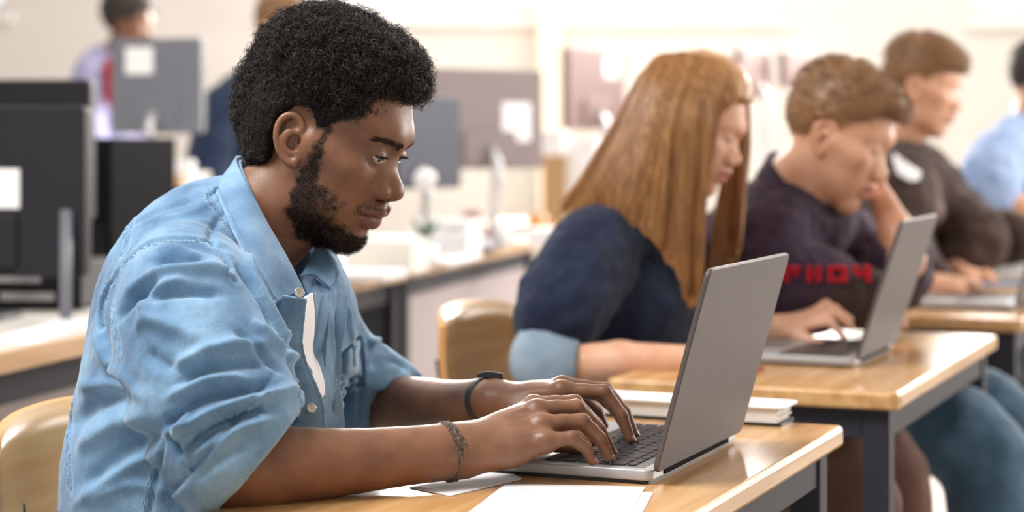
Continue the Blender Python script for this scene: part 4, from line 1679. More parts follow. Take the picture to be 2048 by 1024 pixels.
# ------------------------------------------------------------------ the row of computer tables on the left
AA = math.radians(-14.5)
UA = np.array([math.cos(AA), math.sin(AA), 0])
VA = np.array([-math.sin(AA), math.cos(AA), 0])
M['pale_top'] = material('pale_top', (.74, .70, .66, 1), .3)
M['wood_edge'] = material('wood_edge', (.62, .40, .22, 1), .35)
noisy(M['wood_edge'], (.55, .33, .16, 1), (.66, .44, .26, 1), scale=6, stretch=(6, .6, 8))
M['panel_brown'] = material('panel_brown', (.27, .225, .205, 1), .6)
M['panel_black'] = material('panel_black', (.009, .009, .012, 1), .85, spec=.06)
M['panel_mauve'] = material('panel_mauve', (.34, .29, .29, 1), .6)


def computer_table(p0, length, depth, panel, label, edge='wood_edge'):
    """p0: near end of the aisle-side edge"""
    c = np.array([p0[0], p0[1], 0]) + VA * length / 2 - UA * depth / 2
    r = empty('computer_table', c, AA, label, 'table', 'row of computer tables')
    x0, x1, y0, y1 = -depth / 2, depth / 2, -length / 2, length / 2
    MB().box((x0, y0, .712), (x1 - .003, y1, .74)).build('table_top', M['pale_top'], r, bevel=.003)
    MB().box((x1 - .012, y0, .704), (x1 + .004, y1, .7408)).build('edge_band', M[edge], r, bevel=.001)
    MB().box((x1 - .06, y0 + .05, .640), (x1 - .035, y1 - .05, .711)).build('apron', M['steel_dark'], r)
    MB().box((x1 - .055, y0 + .05, .12), (x1 - .040, y1 - .05, .640)).build('modesty_panel', M[panel], r)
    for sx in (0, 1):
        for sy in (0, 1):
            a = (x1 - .07) if sx else (x0 + .02)
            b = (y1 - .055) if sy else (y0 + .01)
            MB().box((a, b, 0), (a + .05, b + .045, .712)).build('leg', M['steel_dark'], r, bevel=.002)
    return r


computer_table((-1.075, 2.60), 1.62, .78, 'panel_brown', 'computer table with a brown grey panel and white sheet at the left picture edge')
computer_table((-.66, 4.24), 1.40, .80, 'panel_black', 'computer table with a black panel behind the denim shirt')
computer_table((-.30, 5.665), 1.62, .90, 'panel_mauve', 'computer table with a mauve grey panel behind the empty stretch left of the girl')
paper('paper_sheet', [(-10, 678), (118, 640), (172, 640), (60, 690)], 'white paper on the left computer table beside the denim shirt', .742, th=.003)


def monitor(loc, yaw, w, h, zc, shell, label, zdesk=.74, sticker=None, stand='silver', lean=0.0, sticker_mat='paper'):
    """seen from the back; yaw turns it, zc is the height of its middle. local y points away from the viewer (screen side)"""
    r = empty('monitor', (loc[0], loc[1], zdesk), yaw, label, 'monitor')
    z = zc - zdesk
    Mt = Matrix.Translation((0, 0, z)) @ Matrix.Rotation(lean, 4, 'X')
    MB().rbox((-w / 2, -.018, -h / 2), (w / 2, .012, h / 2), .012, 4, axis='y').build('back_shell', M[shell], r, bevel=.006, seg=2).matrix_local = Mt
    MB().rbox((-w * .24, -.030, -h * .46), (w * .24, -.016, -h * .12), .02, 4, axis='y').build('back_bulge', M[shell], r, bevel=.010, seg=3).matrix_local = Mt
    MB().rbox((-w / 2, .012, -h / 2), (w / 2, .020, h / 2), .012, 4, axis='y').build('bezel', M['black_plastic'], r).matrix_local = Mt
    MB().box((-w / 2 + .015, .020, -h / 2 + .018), (w / 2 - .015, .0212, h / 2 - .015)).build('screen', M['screen_black'], r).matrix_local = Mt
    if sticker:
        a, b, c, d = sticker
        MB().box((a, -.0192, b), (a + c, -.0175, b + d)).build('sticker', M[sticker_mat], r).matrix_local = Mt
    sm = M['stand_silver'] if stand == 'silver' else M['black_plastic']
    MB().tube([(0, -.035, z - h * .28), (0, -.070, z - h * .45), (0, -.03, .012)], [.016, .018, .020], 10).build('stand_neck', sm, r, smooth=True)
    MB().rbox((-.11, -.10, 0), (.11, .08, .012), .04, 5).build('stand_base', sm, r, bevel=.003)
    return r


M['stand_silver'] = material('stand_silver', (.55, .54, .57, 1), .25, metal=.5)
M['shell_black'] = material('shell_black', (.014, .015, .019, 1), .6, spec=.25)
M['shell_slate'] = material('shell_slate', (.15, .16, .19, 1), .5)
M['shell_mauve'] = material('shell_mauve', (.20, .155, .155, 1), .5)
M['shell_navy'] = material('shell_navy', (.07, .075, .10, 1), .5)
M['shell_plum'] = material('shell_plum', (.23, .15, .145, 1), .5)


def mon_at(pxc, pyc, Y, w, h, yaw, shell, label, zdesk=.74, **kw):
    p = at(pxc, pyc, Y)
    return monitor(p, yaw, w, h, p[2], shell, label, zdesk, **kw)


mon_l = mon_at(-75, 382, 3.98, .545, .352, math.radians(-9), 'shell_black', 'black monitor with a white sticker at the left picture edge', sticker=(.03, -.035, .103, .082), stand='black')
MB().tube([(.236, -.025, .225), (.250, -.06, .12), (.262, -.09, .012)], .013, 8).build('support_leg', M['shell_slate'], mon_l, smooth=True)
mon_at(-40, 300, 4.64, .56, .34, math.radians(-6), 'shell_black', 'taller black monitor behind the one with the white sticker', stand='silver')
mon_at(316, 172, 6.45, .33, .32, math.radians(-14), 'shell_slate', 'slate grey monitor with a white sticker above the white topped counter', zdesk=1.0, sticker=(-.11, .04, .10, .09))
mon_at(972, 238, 6.90, .50, .36, math.radians(38), 'shell_mauve', 'large mauve grey monitor with a white sticker behind the face of the man', sticker=(.06, -.08, .13, .14))
mon_at(826, 285, 6.20, .42, .30, math.radians(48), 'shell_navy', 'dark navy monitor right behind the nose of the man')
mon_at(1188, 178, 8.20, .40, .35, math.radians(50), 'shell_plum', 'plum grey monitor left of the long haired girl', zdesk=.74, sticker=(.05, .05, .10, .09))
mon_at(1506, 145, 8.6, .30, .22, math.radians(56), 'shell_plum', 'small plum monitor right behind the hair of the girl', zdesk=.74)
mon_at(1594, 140, 8.8, .30, .17, math.radians(56), 'shell_plum', 'small plum monitor above the boy with red lettering', zdesk=.74)

bx_ = empty('desktop_computer', (-1.135, 4.32, .7402), math.radians(-4), 'flat black desktop computer with silver strips below the left edge monitor', 'computer')
MB().rbox((-.21, -.14, 0), (.21, .14, .10), .006).build('case', M['shell_black'], bx_, bevel=.004)
for k_, (x_, z_, w_) in enumerate(((-.03, .060, .15), (.03, .020, .12), (-.16, .050, .05))):
    MB().box((x_, -.146, z_), (x_ + w_, -.14, z_ + .018)).build('drive_slot', M['stand_silver'], bx_, bevel=.001)

# a computer tower, the white counter, loose desk clutter
tw = at(222, 395, 5.0)
t = empty('computer_tower', (tw[0], tw[1] + .2, .74), AA, 'black computer tower standing on the table behind the denim shoulder', 'computer')
MB().box((-.055, -.20, 0), (.055, .20, .375)).build('case', M['panel_black'], t, bevel=.004)
MB().box((-.050, -.206, .02), (.050, -.200, .355)).build('rear_plate', M['panel_black'], t, bevel=.002)
for k in range(5):
    MB().box((-.04, -.208, .05 + k * .022), (.04, -.206, .058 + k * .022)).build('slot', M['black_plastic'], t)
ct = at(318, 300, 6.6)
c = empty('counter', (ct[0], 6.55, 0), 0, 'tall white topped counter under the slate grey monitor', 'counter')
MB().box((-.20, -.36, .965), (.155, .20, 1.0)).build('counter_top', M['pale_top'], c, bevel=.004)
MB().box((-.20, -.365, .962), (.155, -.36, 1.0)).build('edge_band', M['wood_edge'], c)
MB().box((-.18, -.30, 0), (.135, .18, .965)).build('body', M['paper_warm'], c)
MB().box((-.20, -.31, .90), (.14, -.30, .955)).build('drawer_front', M['panel_black'], c)


def stack(name, px, py, Y, zb, w, d, h, n, mat, label, cat, yaw=0.0):
    p = at(px, py, Y)
    r = empty(name, (p[0], p[1], zb), yaw, label, cat)
    for i in range(n):
        e = random.uniform(-.006, .006)
        MB().box((-w / 2 + e, -d / 2 - e, h * i / n), (w / 2 + e, d / 2 - e, h * (i + .92) / n)).build('sheet_block', M[mat], r, bevel=.001)
    return r


stack('paper_stack', 358, 320, 6.29, 1.0, .10, .10, .045, 4, 'paper', 'white paper stack on the tall counter below the slate monitor', 'papers')
stack('paper_stack', 282, 320, 6.27, 1.0, .07, .08, .075, 5, 'paper', 'taller white paper stack on the left of the counter', 'papers')
stack('file_box', 772, 460, 5.40, .74, .20, .16, .10, 1, 'paper_warm', 'cream file box on the table behind the mouth of the man', 'box', AA)
stack('paper_pile', 893, 440, 5.98, .74, .18, .14, .125, 6, 'paper', 'thick pile of white papers left of the large mauve monitor', 'papers', AA)
stack('paper_pile', 738, 520, 5.14, .74, .16, .20, .02, 3, 'paper', 'low pile of white papers at the table edge below the chin of the man', 'papers', AA)
stack('paper_pile', 862, 505, 5.75, .74, .18, .24, .018, 3, 'paper', 'flat white papers on the table edge below the thick pile', 'papers', AA)
stack('paper_pile', 1085, 460, 6.75, .74, .09, .12, .06, 3, 'paper', 'white note pile on the table edge left of the navy sleeve', 'papers', AA)



def cup(px, py, Y, zb, r0, h, mat, label):
    p = at(px, py, Y)
    e = empty('cup', (p[0], p[1], zb), 0, label, 'cup')
    MB().lathe([(r0 * .8, 0), (r0 * .92, h * .4), (r0, h), (r0 * .92, h), (r0 * .80, h * .4), (r0 * .7, .006)], n=24).build('bowl', M[mat], e, smooth=True)
    MB().tube([(r0 * .9, 0, h * .8), (r0 * 1.5, 0, h * .75), (r0 * 1.55, 0, h * .4), (r0 * .9, 0, h * .25)], r0 * .13, 8).build('handle', M[mat], e, smooth=True)
    return e


M['orange_glaze'] = material('orange_glaze', (.62, .25, .06, 1), .3)
M['white_glaze'] = material('white_glaze', (.8, .79, .8, 1), .2)
M['red_brown'] = material('red_brown', (.28, .10, .055, 1), .45)
M['leaf'] = material('leaf', (.10, .16, .09, 1), .6)
M['card'] = material('cardboard', (.42, .26, .12, 1), .8)
cup(1073, 405, 7.0, .7405, .036, .095, 'orange_glaze', 'orange cup between the monitor stand and the navy sleeve')
cup(1004, 420, 6.60, .7405, .030, .09, 'white_glaze', 'white cup under the large mauve monitor')
cup(946, 440, 6.70, .74, .038, .12, 'red_brown', 'red brown cup left of the white cup')
p = at(850, 358, 5.62)
fl = empty('potted_flower', (p[0], p[1], .74), 0, 'white round flower head on a green stem before the navy monitor', 'plant')
MB().lathe([(.025, 0), (.034, .06), (.030, .06), (.02, .05)], n=18).build('pot', M['white_glaze'], fl, smooth=True)
MB().tube([(0, 0, .05), (.003, 0, .13), (0, 0, p[2] - .74)], .005, 8).build('stem', M['leaf'], fl, smooth=True)
for k in range(5):
    a = k * 1.256
    MB().tube([(0, 0, .06), (.02 * math.cos(a), .02 * math.sin(a), .11), (.045 * math.cos(a), .045 * math.sin(a), .14)], [.004, .010, .002], 6).build('leaf', M['leaf'], fl, smooth=True)
bl = MB()
for k in range(40):
    zt = 1 - 2 * (k + .5) / 40
    a = k * 2.4
    q = math.sqrt(1 - zt * zt)
    bl.lathe([(.001, -.010), (.010, -.004), (.010, .004), (.001, .010)], (.024 * q * math.cos(a), .024 * q * math.sin(a), p[2] - .74 + .024 * zt), 8)
bl.lathe([(.002, -.024), (.02, -.014), (.025, 0), (.02, .014), (.002, .024)], (0, 0, p[2] - .74), 14)
tag(bl.build('petals', M['white_glaze'], fl, smooth=True), kind='stuff')


def keyboard(px, py, Y, zb, yaw, label, mat='black_plastic'):
    p = at(px, py, Y)
    r = empty('keyboard', (p[0], p[1], zb), yaw, label, 'keyboard')
    MB().rbox((-.22, -.07, 0), (.22, .07, .018), .01).build('body', M[mat], r, bevel=.003)
    k = MB()
    for i in range(5):
        for j in range(15):
            k.box((-.21 + j * .028, -.06 + i * .024, .018), (-.186 + j * .028, -.040 + i * .024, .024))
    tag(k.build('keys', M['key_gap'], r), kind='stuff')
    return r


keyboard(955, 470, 6.45, .7405, AA + 1.75, 'black keyboard on the table under the large mauve monitor')

# storage beyond: boxes on a cabinet behind the girl's hair
cb = at(1130, 420, 8.6)
k = empty('storage_cabinet', (cb[0] + .3, 8.75, 0), 0, 'cream storage cabinet along the back wall behind the girl', 'cabinet')
MB().box((-.75, -.25, 0), (1.3, .25, .74)).build('body', M['paper_warm'], k, bevel=.004)
for i in range(4):
    d = MB().box((-.74 + i * .51, -.268, .04), (-.245 + i * .51, -.25, .70)).build('door', M['white_frame'], k, bevel=.003)
    MB().box((-.30 + i * .51, -.285, .40), (-.285 + i * .51, -.268, .52)).build('handle', M['stand_silver'], d)


def carton(px, py, Y, zb, w, h, mat, label):
    p = at(px, py, Y)
    r = empty('carton', (p[0], p[1], zb), random.uniform(-.2, .2), label, 'box')
    MB().box((-w / 2, -.09, 0), (w / 2, .09, h)).build('body', M[mat], r, bevel=.003)
    MB().box((-w / 2 - .004, -.094, h - .03), (w / 2 + .004, .094, h + .004)).build('lid', M[mat], r, bevel=.002)
    return r


carton(1108, 320, 8.4, .74, .10, .30, 'card', 'cardboard carton on the cabinet left of the hair of the girl')
carton(1098, 270, 8.4, 1.048, .14, .10, 'white_glaze', 'white box lying on top of the cardboard carton')
carton(1170, 280, 8.45, .74, .12, .37, 'white_glaze', 'white carton on the cabinet below the plum monitor')
M['cream_post'] = material('cream_post', (.82, .72, .58, 1), .8)
pc = at(1103, 100, 9.2)
struct('trim_1', MB().box((pc[0] - .06, 9.30, 0), (pc[0] + .06, 9.5, 2.9)), M['cream_post'])

# far desk: an open white binder standing ajar
p = at(1992, 566, 4.95)
b = empty('ring_binder', (p[0], p[1], .7402), math.radians(-8), 'open white binder standing ajar on the far desk beyond the hands', 'binder')
MB().box((-.115, -.012, 0), (.115, -.008, .0)).build('spine', M['paper'], b) if False else None
Mx = Matrix.Translation((0, 0, .022)) @ Matrix.Rotation(math.radians(-58), 4, 'X')
MB().rbox((-.115, 0, 0), (.115, .004, .125), .01, 3, axis='y').build('cover', M['paper'], b, bevel=.001).matrix_local = Mx
MB().rbox((-.11, .006, 0), (.11, .020, .12), .01, 3, axis='y').build('page_block', M['paper_warm'], b, bevel=.001).matrix_local = Mx
# ------------------------------------------------------------------ the other people
def cloth(name, c1, c2, rough=.85):
    m = material(name, c1, rough, spec=.15, sheen=.08)
    noisy(m, c1, c2, scale=14, detail=5, bump=.25, bscale=500, dist=.001)
    M[name] = m
    return m


cloth('navy_cotton', (.010, .015, .036, 1), (.019, .028, .058, 1))
cloth('denim_cuff', (.19, .26, .33, 1), (.27, .34, .41, 1))
cloth('plum_jacket', (.036, .023, .042, 1), (.060, .037, .060, 1))
cloth('brown_knit', (.030, .018, .016, 1), (.050, .030, .026, 1))
cloth('brown_jacket', (.032, .018, .015, 1), (.052, .030, .024, 1))
cloth('grey_knit', (.13, .095, .085, 1), (.18, .135, .12, 1))
cloth('red_felt', (.42, .008, .022, 1), (.50, .015, .03, 1))
cloth('sky_cotton', (.24, .34, .56, 1), (.33, .44, .66, 1))
cloth('brown_leggings', (.105, .055, .043, 1), (.14, .075, .058, 1))
cloth('dark_navy', (.016, .028, .065, 1), (.028, .045, .09, 1))
cloth('lilac_cotton', (.32, .32, .52, 1), (.40, .40, .60, 1))
cloth('dark_trousers', (.02, .022, .03, 1), (.035, .036, .045, 1))
M['ginger_hair'] = noisy(material('ginger_hair', (.35, .17, .06, 1), .36, spec=.5), (.29, .13, .045, 1), (.50, .26, .10, 1), scale=30, stretch=(6, 6, .5)) and bpy.data.materials['ginger_hair']
M['brown_hair'] = noisy(material('brown_hair', (.22, .11, .05, 1), .42, spec=.45), (.19, .092, .038, 1), (.25, .13, .056, 1), scale=60, stretch=(1, 1, 1)) and bpy.data.materials['brown_hair']
M['dark_hair'] = material('dark_hair', (.022, .014, .012, 1), .5)
M['nail_red'] = material('nail_red', (.30, .02, .035, 1), .3)


def add_head(P, O, yaw, pitch, scale, skinname, neck_base, stub=None, eye_pitch=0.0, **kw):
    """neck_base: world points of the neck from the skull down. returns the frame"""
    R = frame(yaw, pitch)
    base = np.array(P.location)
    loc = [((np.asarray(p) - O) @ R) / scale for p in neck_base]
    F_ = head_field(.0031, neck=(loc, [.047] + [.050] * (len(loc) - 2) + [.058]), ear_tilt=18, eye_pitch=eye_pitch, lo=(-.20, -.105, -.24), hi=(.135, .105, .14), **kw)
    V, Q = F_.mesh()
    V = relax(V, Q, 1, .4)
    return R, V, Q


def to_world(V, R, O, scale):
    return (V * scale) @ R.T + O


def add_face(P, R, O, scale, hair_mat):
    base = np.array(P.location)
    for s in (-1, 1):
        bm = bmesh.new()
        bmesh.ops.create_uvsphere(bm, u_segments=20, v_segments=14, radius=.0126 * scale)
        me = bpy.data.meshes.new('eye')
        for fc in bm.faces:
            fc.smooth = True
            if fc.calc_center_median().normalized().dot(Vector((.94, 0, -.34))) > .88:
                fc.material_index = 1
        bm.to_mesh(me)
        me.materials.append(M['eye_white'])
        me.materials.append(M['iris'])
        e = link(bpy.data.objects.new('eye', me), P)
        e.matrix_local = Matrix.Translation(R @ np.array([.0695, s * .0315, .0255]) * scale + O - base) @ Matrix(R.tolist()).to_4x4()
        pts = catmull([(.074, s * .012, .0430), (.0755, s * .022, .0480), (.070, s * .034, .0500), (.060, s * .045, .0455)], 8) * scale
        MB().tube([tuple(R @ q + O - base) for q in pts], [.0018 * scale, .0028 * scale, .003 * scale, .003 * scale, .0028 * scale, .0024 * scale, .002 * scale, .001 * scale], 6).build('eyebrow', hair_mat, P, smooth=True)


def limbs(P, name, mat, parts, h=.006, k=.03, sub=(), crumple=.004, seed=0, attrs=None):
    """parts: list of (points, radii) chains grown together"""
    base = np.array(P.location)
    allp = np.vstack([np.array(p) for p, r in parts])
    m = max(max(r) for p, r in parts) + .03
    F_ = Field(allp.min(0) - m, allp.max(0) + m, h)
    for p, r in parts:
        F_.chain(p, r, k, n=max(6, 4 * len(p)) if len(p) > 2 else None)
    for p, r in sub:
        F_.chain(p, r, .004, op='sub')
    V, Q = F_.mesh()
    V = relax(V, Q, 1, .5)
    if crumple:
        N = normals(V, Q)
        V = V + N * (crumple * 2 * (vnoise(V + seed, 26) - .5) + crumple * (vnoise(V + seed, 60) - .5))[:, None]
    return mesh_np(name, V - base, Q, mat, P)


def hand_chain(w, tips, curl=.012, spread_up=.012, s=1.0):
    """wrist point and five fingertip points -> limb chains (thumb first)"""
    w = np.array(w)
    tips = [np.array(t) for t in tips]
    mid = np.mean(tips[1:], axis=0)
    out = []
    for i, t in enumerate(tips):
        if i == 0:
            a = w + (t - w) * .45
            out.append(([w, a, t], [.016 * s, .012 * s, .007 * s]))
        else:
            d = t - w
            kn = w + d * .52 + (w + (mid - w) * .52 - (w + d * .52)) * .15 + np.array([0, 0, spread_up])
            pip = w + d * .78 + np.array([0, 0, spread_up + curl])
            out.append(([w, kn], [.017 * s, .0118 * s]))
            out.append(([kn, pip], [.0100 * s, .0085 * s]))
            out.append(([pip, t], [.0085 * s, .0062 * s]))
    return out


def skin_mesh(P, name, skinname, head, arms, h=.0045):
    """head (V, Q world) and arm chains become one body mesh"""
    base = np.array(P.location)
    Vs, Qs, Ls, n = [], [], [], 0
    if head is not None:
        V, Q, l = head
        Vs.append(V)
        Qs.append(Q)
        Ls.append(l)
        n = len(V)
    for ch in arms:
        allp = np.vstack([np.array(p) for p, r in ch])
        F_ = Field(allp.min(0) - .07, allp.max(0) + .07, h)
        for p, r in ch:
            F_.chain(p, r, .010 if len(p) > 2 or max(r) > .014 else .004)
        V, Q = F_.mesh()
        V = relax(V, Q, 1, .4)
        Vs.append(V)
        Qs.append(Q + n)
        Ls.append(np.zeros(len(V)))
        n += len(V)
    return mesh_np(name, np.vstack(Vs) - base, np.vstack(Qs), M[skinname], P, attrs={'lips': np.concatenate(Ls)})


def short_hair(P, R, O, scale, mat, ells, cut, seed, strands=2000, length=.022):
    """cap of short hair with combed tufts; cut: hairline polygon in the head's side view"""
    base = np.array(P.location)
    F_ = Field((-.17, -.115, -.10), (.13, .115, .19), .0038)
    for c, r in ells:
        F_.ell(c, r, .02)
    X, Y, Z = np.meshgrid(*F_.ax, indexing='ij')
    pd = poly_sd(cut, X[:, 0, :], Z[:, 0, :]).astype(np.float32)[:, None, :] + 0 * Y
    F_.D = -smin(-F_.D, -pd, .012)
    for s in (-1, 1):
        F_.ell((-.010, s * .084, .004), (.024, .02, .034), .006, op='sub')
    V, Q = F_.mesh()
    N = normals(V, Q)
    S_ = V * np.array([.5, 1, 1])
    V = V + N * ((np.abs(vnoise(S_ + seed, 120) - .5) - .25) * .008)[:, None]
    o = mesh_np('hair', to_world(V, R, O, scale) - base, Q, mat, P)
    r = np.random.default_rng(seed)
    i = r.integers(0, len(V), strands)
    p, n = V[i], N[i]
    full = np.clip((p[:, 2] - .02) / .06, .25, 1)
    d = np.stack([np.where(p[:, 0] > -.05, .8, -.5), p[:, 1] * 3, -.3 + 0 * p[:, 0]], 1) + r.normal(0, .25, (strands, 3))
    d -= n * (d * n).sum(1, keepdims=True)
    d /= np.linalg.norm(d, axis=1, keepdims=True) + 1e-9
    L = length * full * r.uniform(.6, 1.2, strands)
    t = np.linspace(0, 1, 5)
    C = p[:, None] + d[:, None] * (L[:, None] * t[None])[..., None] + n[:, None] * (.006 * full[:, None] * np.sin(t * 2.6)[None])[..., None]
    tv, tf = tubes(C, .0007 * (1 - .75 * t)[None] * np.ones((strands, 1)), 3)
    o = mesh_np('hair_tufts', to_world(tv, R, O, scale) - base, tf, mat, P)
    o['kind'] = 'stuff'


def legs(P, mat, hip, fwd, left, knee_ahead=.42, spread=.11, r=(.095, .07, .05), shoes=True, knee_z=.50, s=1.0, name='trousers'):
    hip = np.array(hip)
    ch = []
    for q in (-1, 1):
        h0 = hip + left * q * .085
        k0 = hip + fwd * knee_ahead + left * q * spread
        k0[2] = knee_z
        a0 = k0 - fwd * .05
        a0[2] = .07
        ch.append(([h0, k0, a0], list(r)))
        if shoes:
            base = np.array(P.location)
            Mx = Matrix(((fwd[0], left[0], 0, a0[0] - base[0]), (fwd[1], left[1], 0, a0[1] - base[1]), (0, 0, 1, 0), (0, 0, 0, 1)))
            MB().box((-.07, -.043, .0), (.18, .043, .09), Mx).build('shoe', M['black_plastic'], P, bevel=.028, seg=3)
    ch.append(([hip - left * .08, hip + left * .08], [.12, .12]))
    return limbs(P, name, mat, ch, .009, .03, crumple=.003)


# ---------------------------------------------------- the girl with long hair
girl = empty('person', (.13, 3.35, 0), 0, 'girl with long ginger brown hair and a navy shirt at the middle desk', 'person')
GB = np.array(girl.location)
gO = at(1386, 262, 3.36)
gs = .90
gneck = [at(1352, 330, 3.37), at(1318, 400, 3.37), at(1285, 470, 3.37)]
gR, gV, gQ = add_head(girl, gO, 20, 30, gs, 'skin_fair', gneck, jaw=.86, nose=.78, lips=.82, ears=False)
g_head = (to_world(gV, gR, gO, gs), gQ, lips_mask(gV))
gn_w = at(1385, 722, 3.10)
gn_tips = [at(1468, 735, 3.13), at(1502, 738, 3.12), at(1516, 741, 3.09), at(1512, 746, 3.07), at(1495, 750, 3.055)]
gf_w = at(1552, 655, 3.42)
gf_tips = [at(1650, 690, 3.35), at(1690, 676, 3.365), at(1704, 655, 3.39), at(1702, 640, 3.42), at(1680, 628, 3.45)]
skin_mesh(girl, 'body', 'skin_fair', g_head, [
    [([at(1268, 470, 3.36), at(1195, 500, 3.26), at(1146, 580, 3.19), at(1100, 690, 3.135), at(1108, 736, 3.12), at(1240, 722, 3.11), gn_w], [.03, .03, .03, .034, .037, .032, .025])] + hand_chain(gn_w, gn_tips, .006, .006, .92),
    [([at(1290, 470, 3.38), at(1335, 500, 3.49), at(1375, 610, 3.50), at(1420, 690, 3.48), at(1480, 672, 3.45), gf_w], [.03, .03, .03, .038, .034, .024])] + hand_chain(gf_w, gf_tips, .012, .012, .95)])
add_face(girl, gR, gO, gs, M['brown_hair'])
gf, gl_ = frame(23, 0)[:, 0], frame(23, 0)[:, 1]
ghip = np.array([.155, 3.385, .59])
limbs(girl, 'shirt', M['navy_cotton'], [
    ([at(1245, 590, 3.36), at(1225, 760, 3.37), ghip + np.array([0, 0, -.02])], [.112, .122, .125]),
    ([at(1272, 470, 3.37), at(1245, 590, 3.36)], [.080, .112]),
    ([at(1196, 490, 3.26), at(1268, 455, 3.36), at(1335, 490, 3.50)], [.052, .056, .052]),
    ([at(1186, 500, 3.25), at(1146, 580, 3.19), at(1106, 650, 3.15)], [.060, .063, .052]),
    ([at(1335, 500, 3.50), at(1375, 600, 3.50), at(1402, 652, 3.49)], [.060, .056, .046])], .0055, .035, crumple=.006, seed=3)
limbs(girl, 'rolled_cuff', M['denim_cuff'], [([at(1096, 690, 3.135), at(1085, 725, 3.12), at(1122, 735, 3.115)], [.048, .049, .050])], .004, .01,
      sub=[([at(1138, 737, 3.115), at(1190, 740, 3.11)], [.041, .043])], crumple=.002)
sheet('collar', [[at(1270, 395, 3.42), at(1262, 405, 3.33), at(1300, 450, 3.275), at(1335, 500, 3.29)], [at(1250, 425, 3.43), at(1236, 430, 3.32), at(1275, 490, 3.262), at(1330, 545, 3.275)]], M['navy_cotton'], girl, 24, 8, .004, origin=GB)
limbs(girl, 'undershirt', M['white_cotton'], [([at(1375, 600, 3.47), at(1386, 655, 3.46)], [.030, .035])], .005, .01, crumple=.002)
legs(girl, M['brown_leggings'], ghip + np.array([0, 0, .01]), gf, gl_, .46, .12, (.086, .078, .052), knee_z=.545, name='leggings')
# red nails
for t in gn_tips[1:4]:
    me = MB().lathe([(.001, -.006), (.0045, -.003), (.005, .002), (.002, .006)], n=10)
    o = me.build('nail', M['nail_red'], girl, smooth=True)
    o.location = t + np.array([.004, -.002, .003]) - GB
    o.scale = (1.3, .9, .7)


def curtain(P, mat, rows, strands, seed, thick=.016, nv=150, nu=34, over=None):
    """long straight hair: a curtain of hair through the given fall lines (points px, py, Y), wrapped in single hairs"""
    r = np.random.default_rng(seed)
    base = np.array(P.location)
    R = np.array([catmull([tuple(at(*p)) for p in pts], nu) for pts in rows])
    G = np.array([catmull(R[:, i], nv) for i in range(nu)]).transpose(1, 0, 2)   # nv, nu, 3
    dv, du = np.gradient(G, axis=0), np.gradient(G, axis=1)
    N = np.cross(dv, du)
    N /= np.linalg.norm(N, axis=2, keepdims=True) + 1e-9
    N *= -np.sign(N[:, :, 1].mean())
    vv, uu = np.meshgrid(np.linspace(0, 1, nv), np.linspace(0, 1, nu), indexing='ij')
    q = np.stack([vv.ravel() * len(rows) * 1.7, uu.ravel() * .9, np.full(vv.size, seed * 1.0)], 1)
    q2 = np.stack([vv.ravel() * len(rows) * 5.5, uu.ravel() * 1.2, np.full(vv.size, seed * 2.0)], 1)
    rel = ((vnoise(q, 1.0) - .5) * .020 + (vnoise(q2, 1.0) - .5) * .009).reshape(nv, nu) * np.clip(uu * 1.6 - .15, .0, 1)
    G = G + N * rel[..., None]
    if over is not None:                      # the fall lies on the skull cap, never inside it
        C0 = np.array([0, 0, CAMZ])
        for i in range(nv):
            for j in range(nu):
                d = G[i, j] - C0
                h = over.ray_cast(Vector(C0), Vector(d).normalized())
                of_ = .0015 + .0075 * min(1, j / nu * 3)
                if h[0] is not None and np.linalg.norm(np.array(h[0]) - C0) - of_ < np.linalg.norm(d):
                    G[i, j] = C0 + d * ((np.linalg.norm(np.array(h[0]) - C0) - of_) / np.linalg.norm(d))
    # ragged ends
    cut = .90 + .10 * vnoise(np.stack([np.linspace(0, len(rows) * 4, nv), np.zeros(nv), np.zeros(nv) + seed], 1), 1.0)
    G2 = np.empty_like(G)
    t = np.linspace(0, 1, nu)
    for i in range(nv):
        for k in range(3):
            G2[i, :, k] = np.interp(t * cut[i], t, G[i, :, k])
    th = thick * np.clip(1.15 - uu, .12, 1) * np.clip(.1 + uu * 5, 0, 1) * np.clip(np.minimum(vv, 1 - vv) * 14, .12, 1)
    A = (G2 + N * th[..., None] / 2).reshape(-1, 3)
    Bk = (G2 - N * th[..., None] / 2).reshape(-1, 3)
    idx = np.arange(nv * nu).reshape(nv, nu)
    f = np.stack([idx[:-1, :-1], idx[1:, :-1], idx[1:, 1:], idx[:-1, 1:]], -1).reshape(-1, 4)
    m = nv * nu
    loop = np.concatenate([idx[:, 0], idx[-1, 1:], idx[::-1, -1][1:], idx[0, ::-1][1:-1]])
    l2 = np.roll(loop, -1)
    mesh_np('hair', np.vstack([A, Bk]) - base, [f, f[:, ::-1] + m, np.stack([l2, loop, loop + m, l2 + m], -1)], mat, P)
    vi = r.uniform(0, nv - 1.001, strands)
    i0 = vi.astype(int)
    w = (vi - i0)[:, None, None]
    C = G2[i0] * (1 - w) + G2[i0 + 1] * w
    Nn = N[i0]
    off = (th[i0] / 2 + r.uniform(-.002, .004, strands)[:, None]) * np.where(r.random(strands) < .8, 1, -1)[:, None]
    tt = np.linspace(0, 1, nu)[None]
    wav = .0035 * np.sin(tt * r.uniform(2, 7, (strands, 1)) + r.uniform(0, 6, (strands, 1))) * tt
    side = np.cross(Nn, np.gradient(C, axis=1))
    side /= np.linalg.norm(side, axis=2, keepdims=True) + 1e-9
    C = C + Nn * off[..., None] + side * wav[..., None]
    tv, tf = tubes(C[:, ::2], np.full((strands, nu // 2), .0007), 3)
    o = mesh_np('hair_strands', tv - base, tf, mat, P)
    o['kind'] = 'stuff'


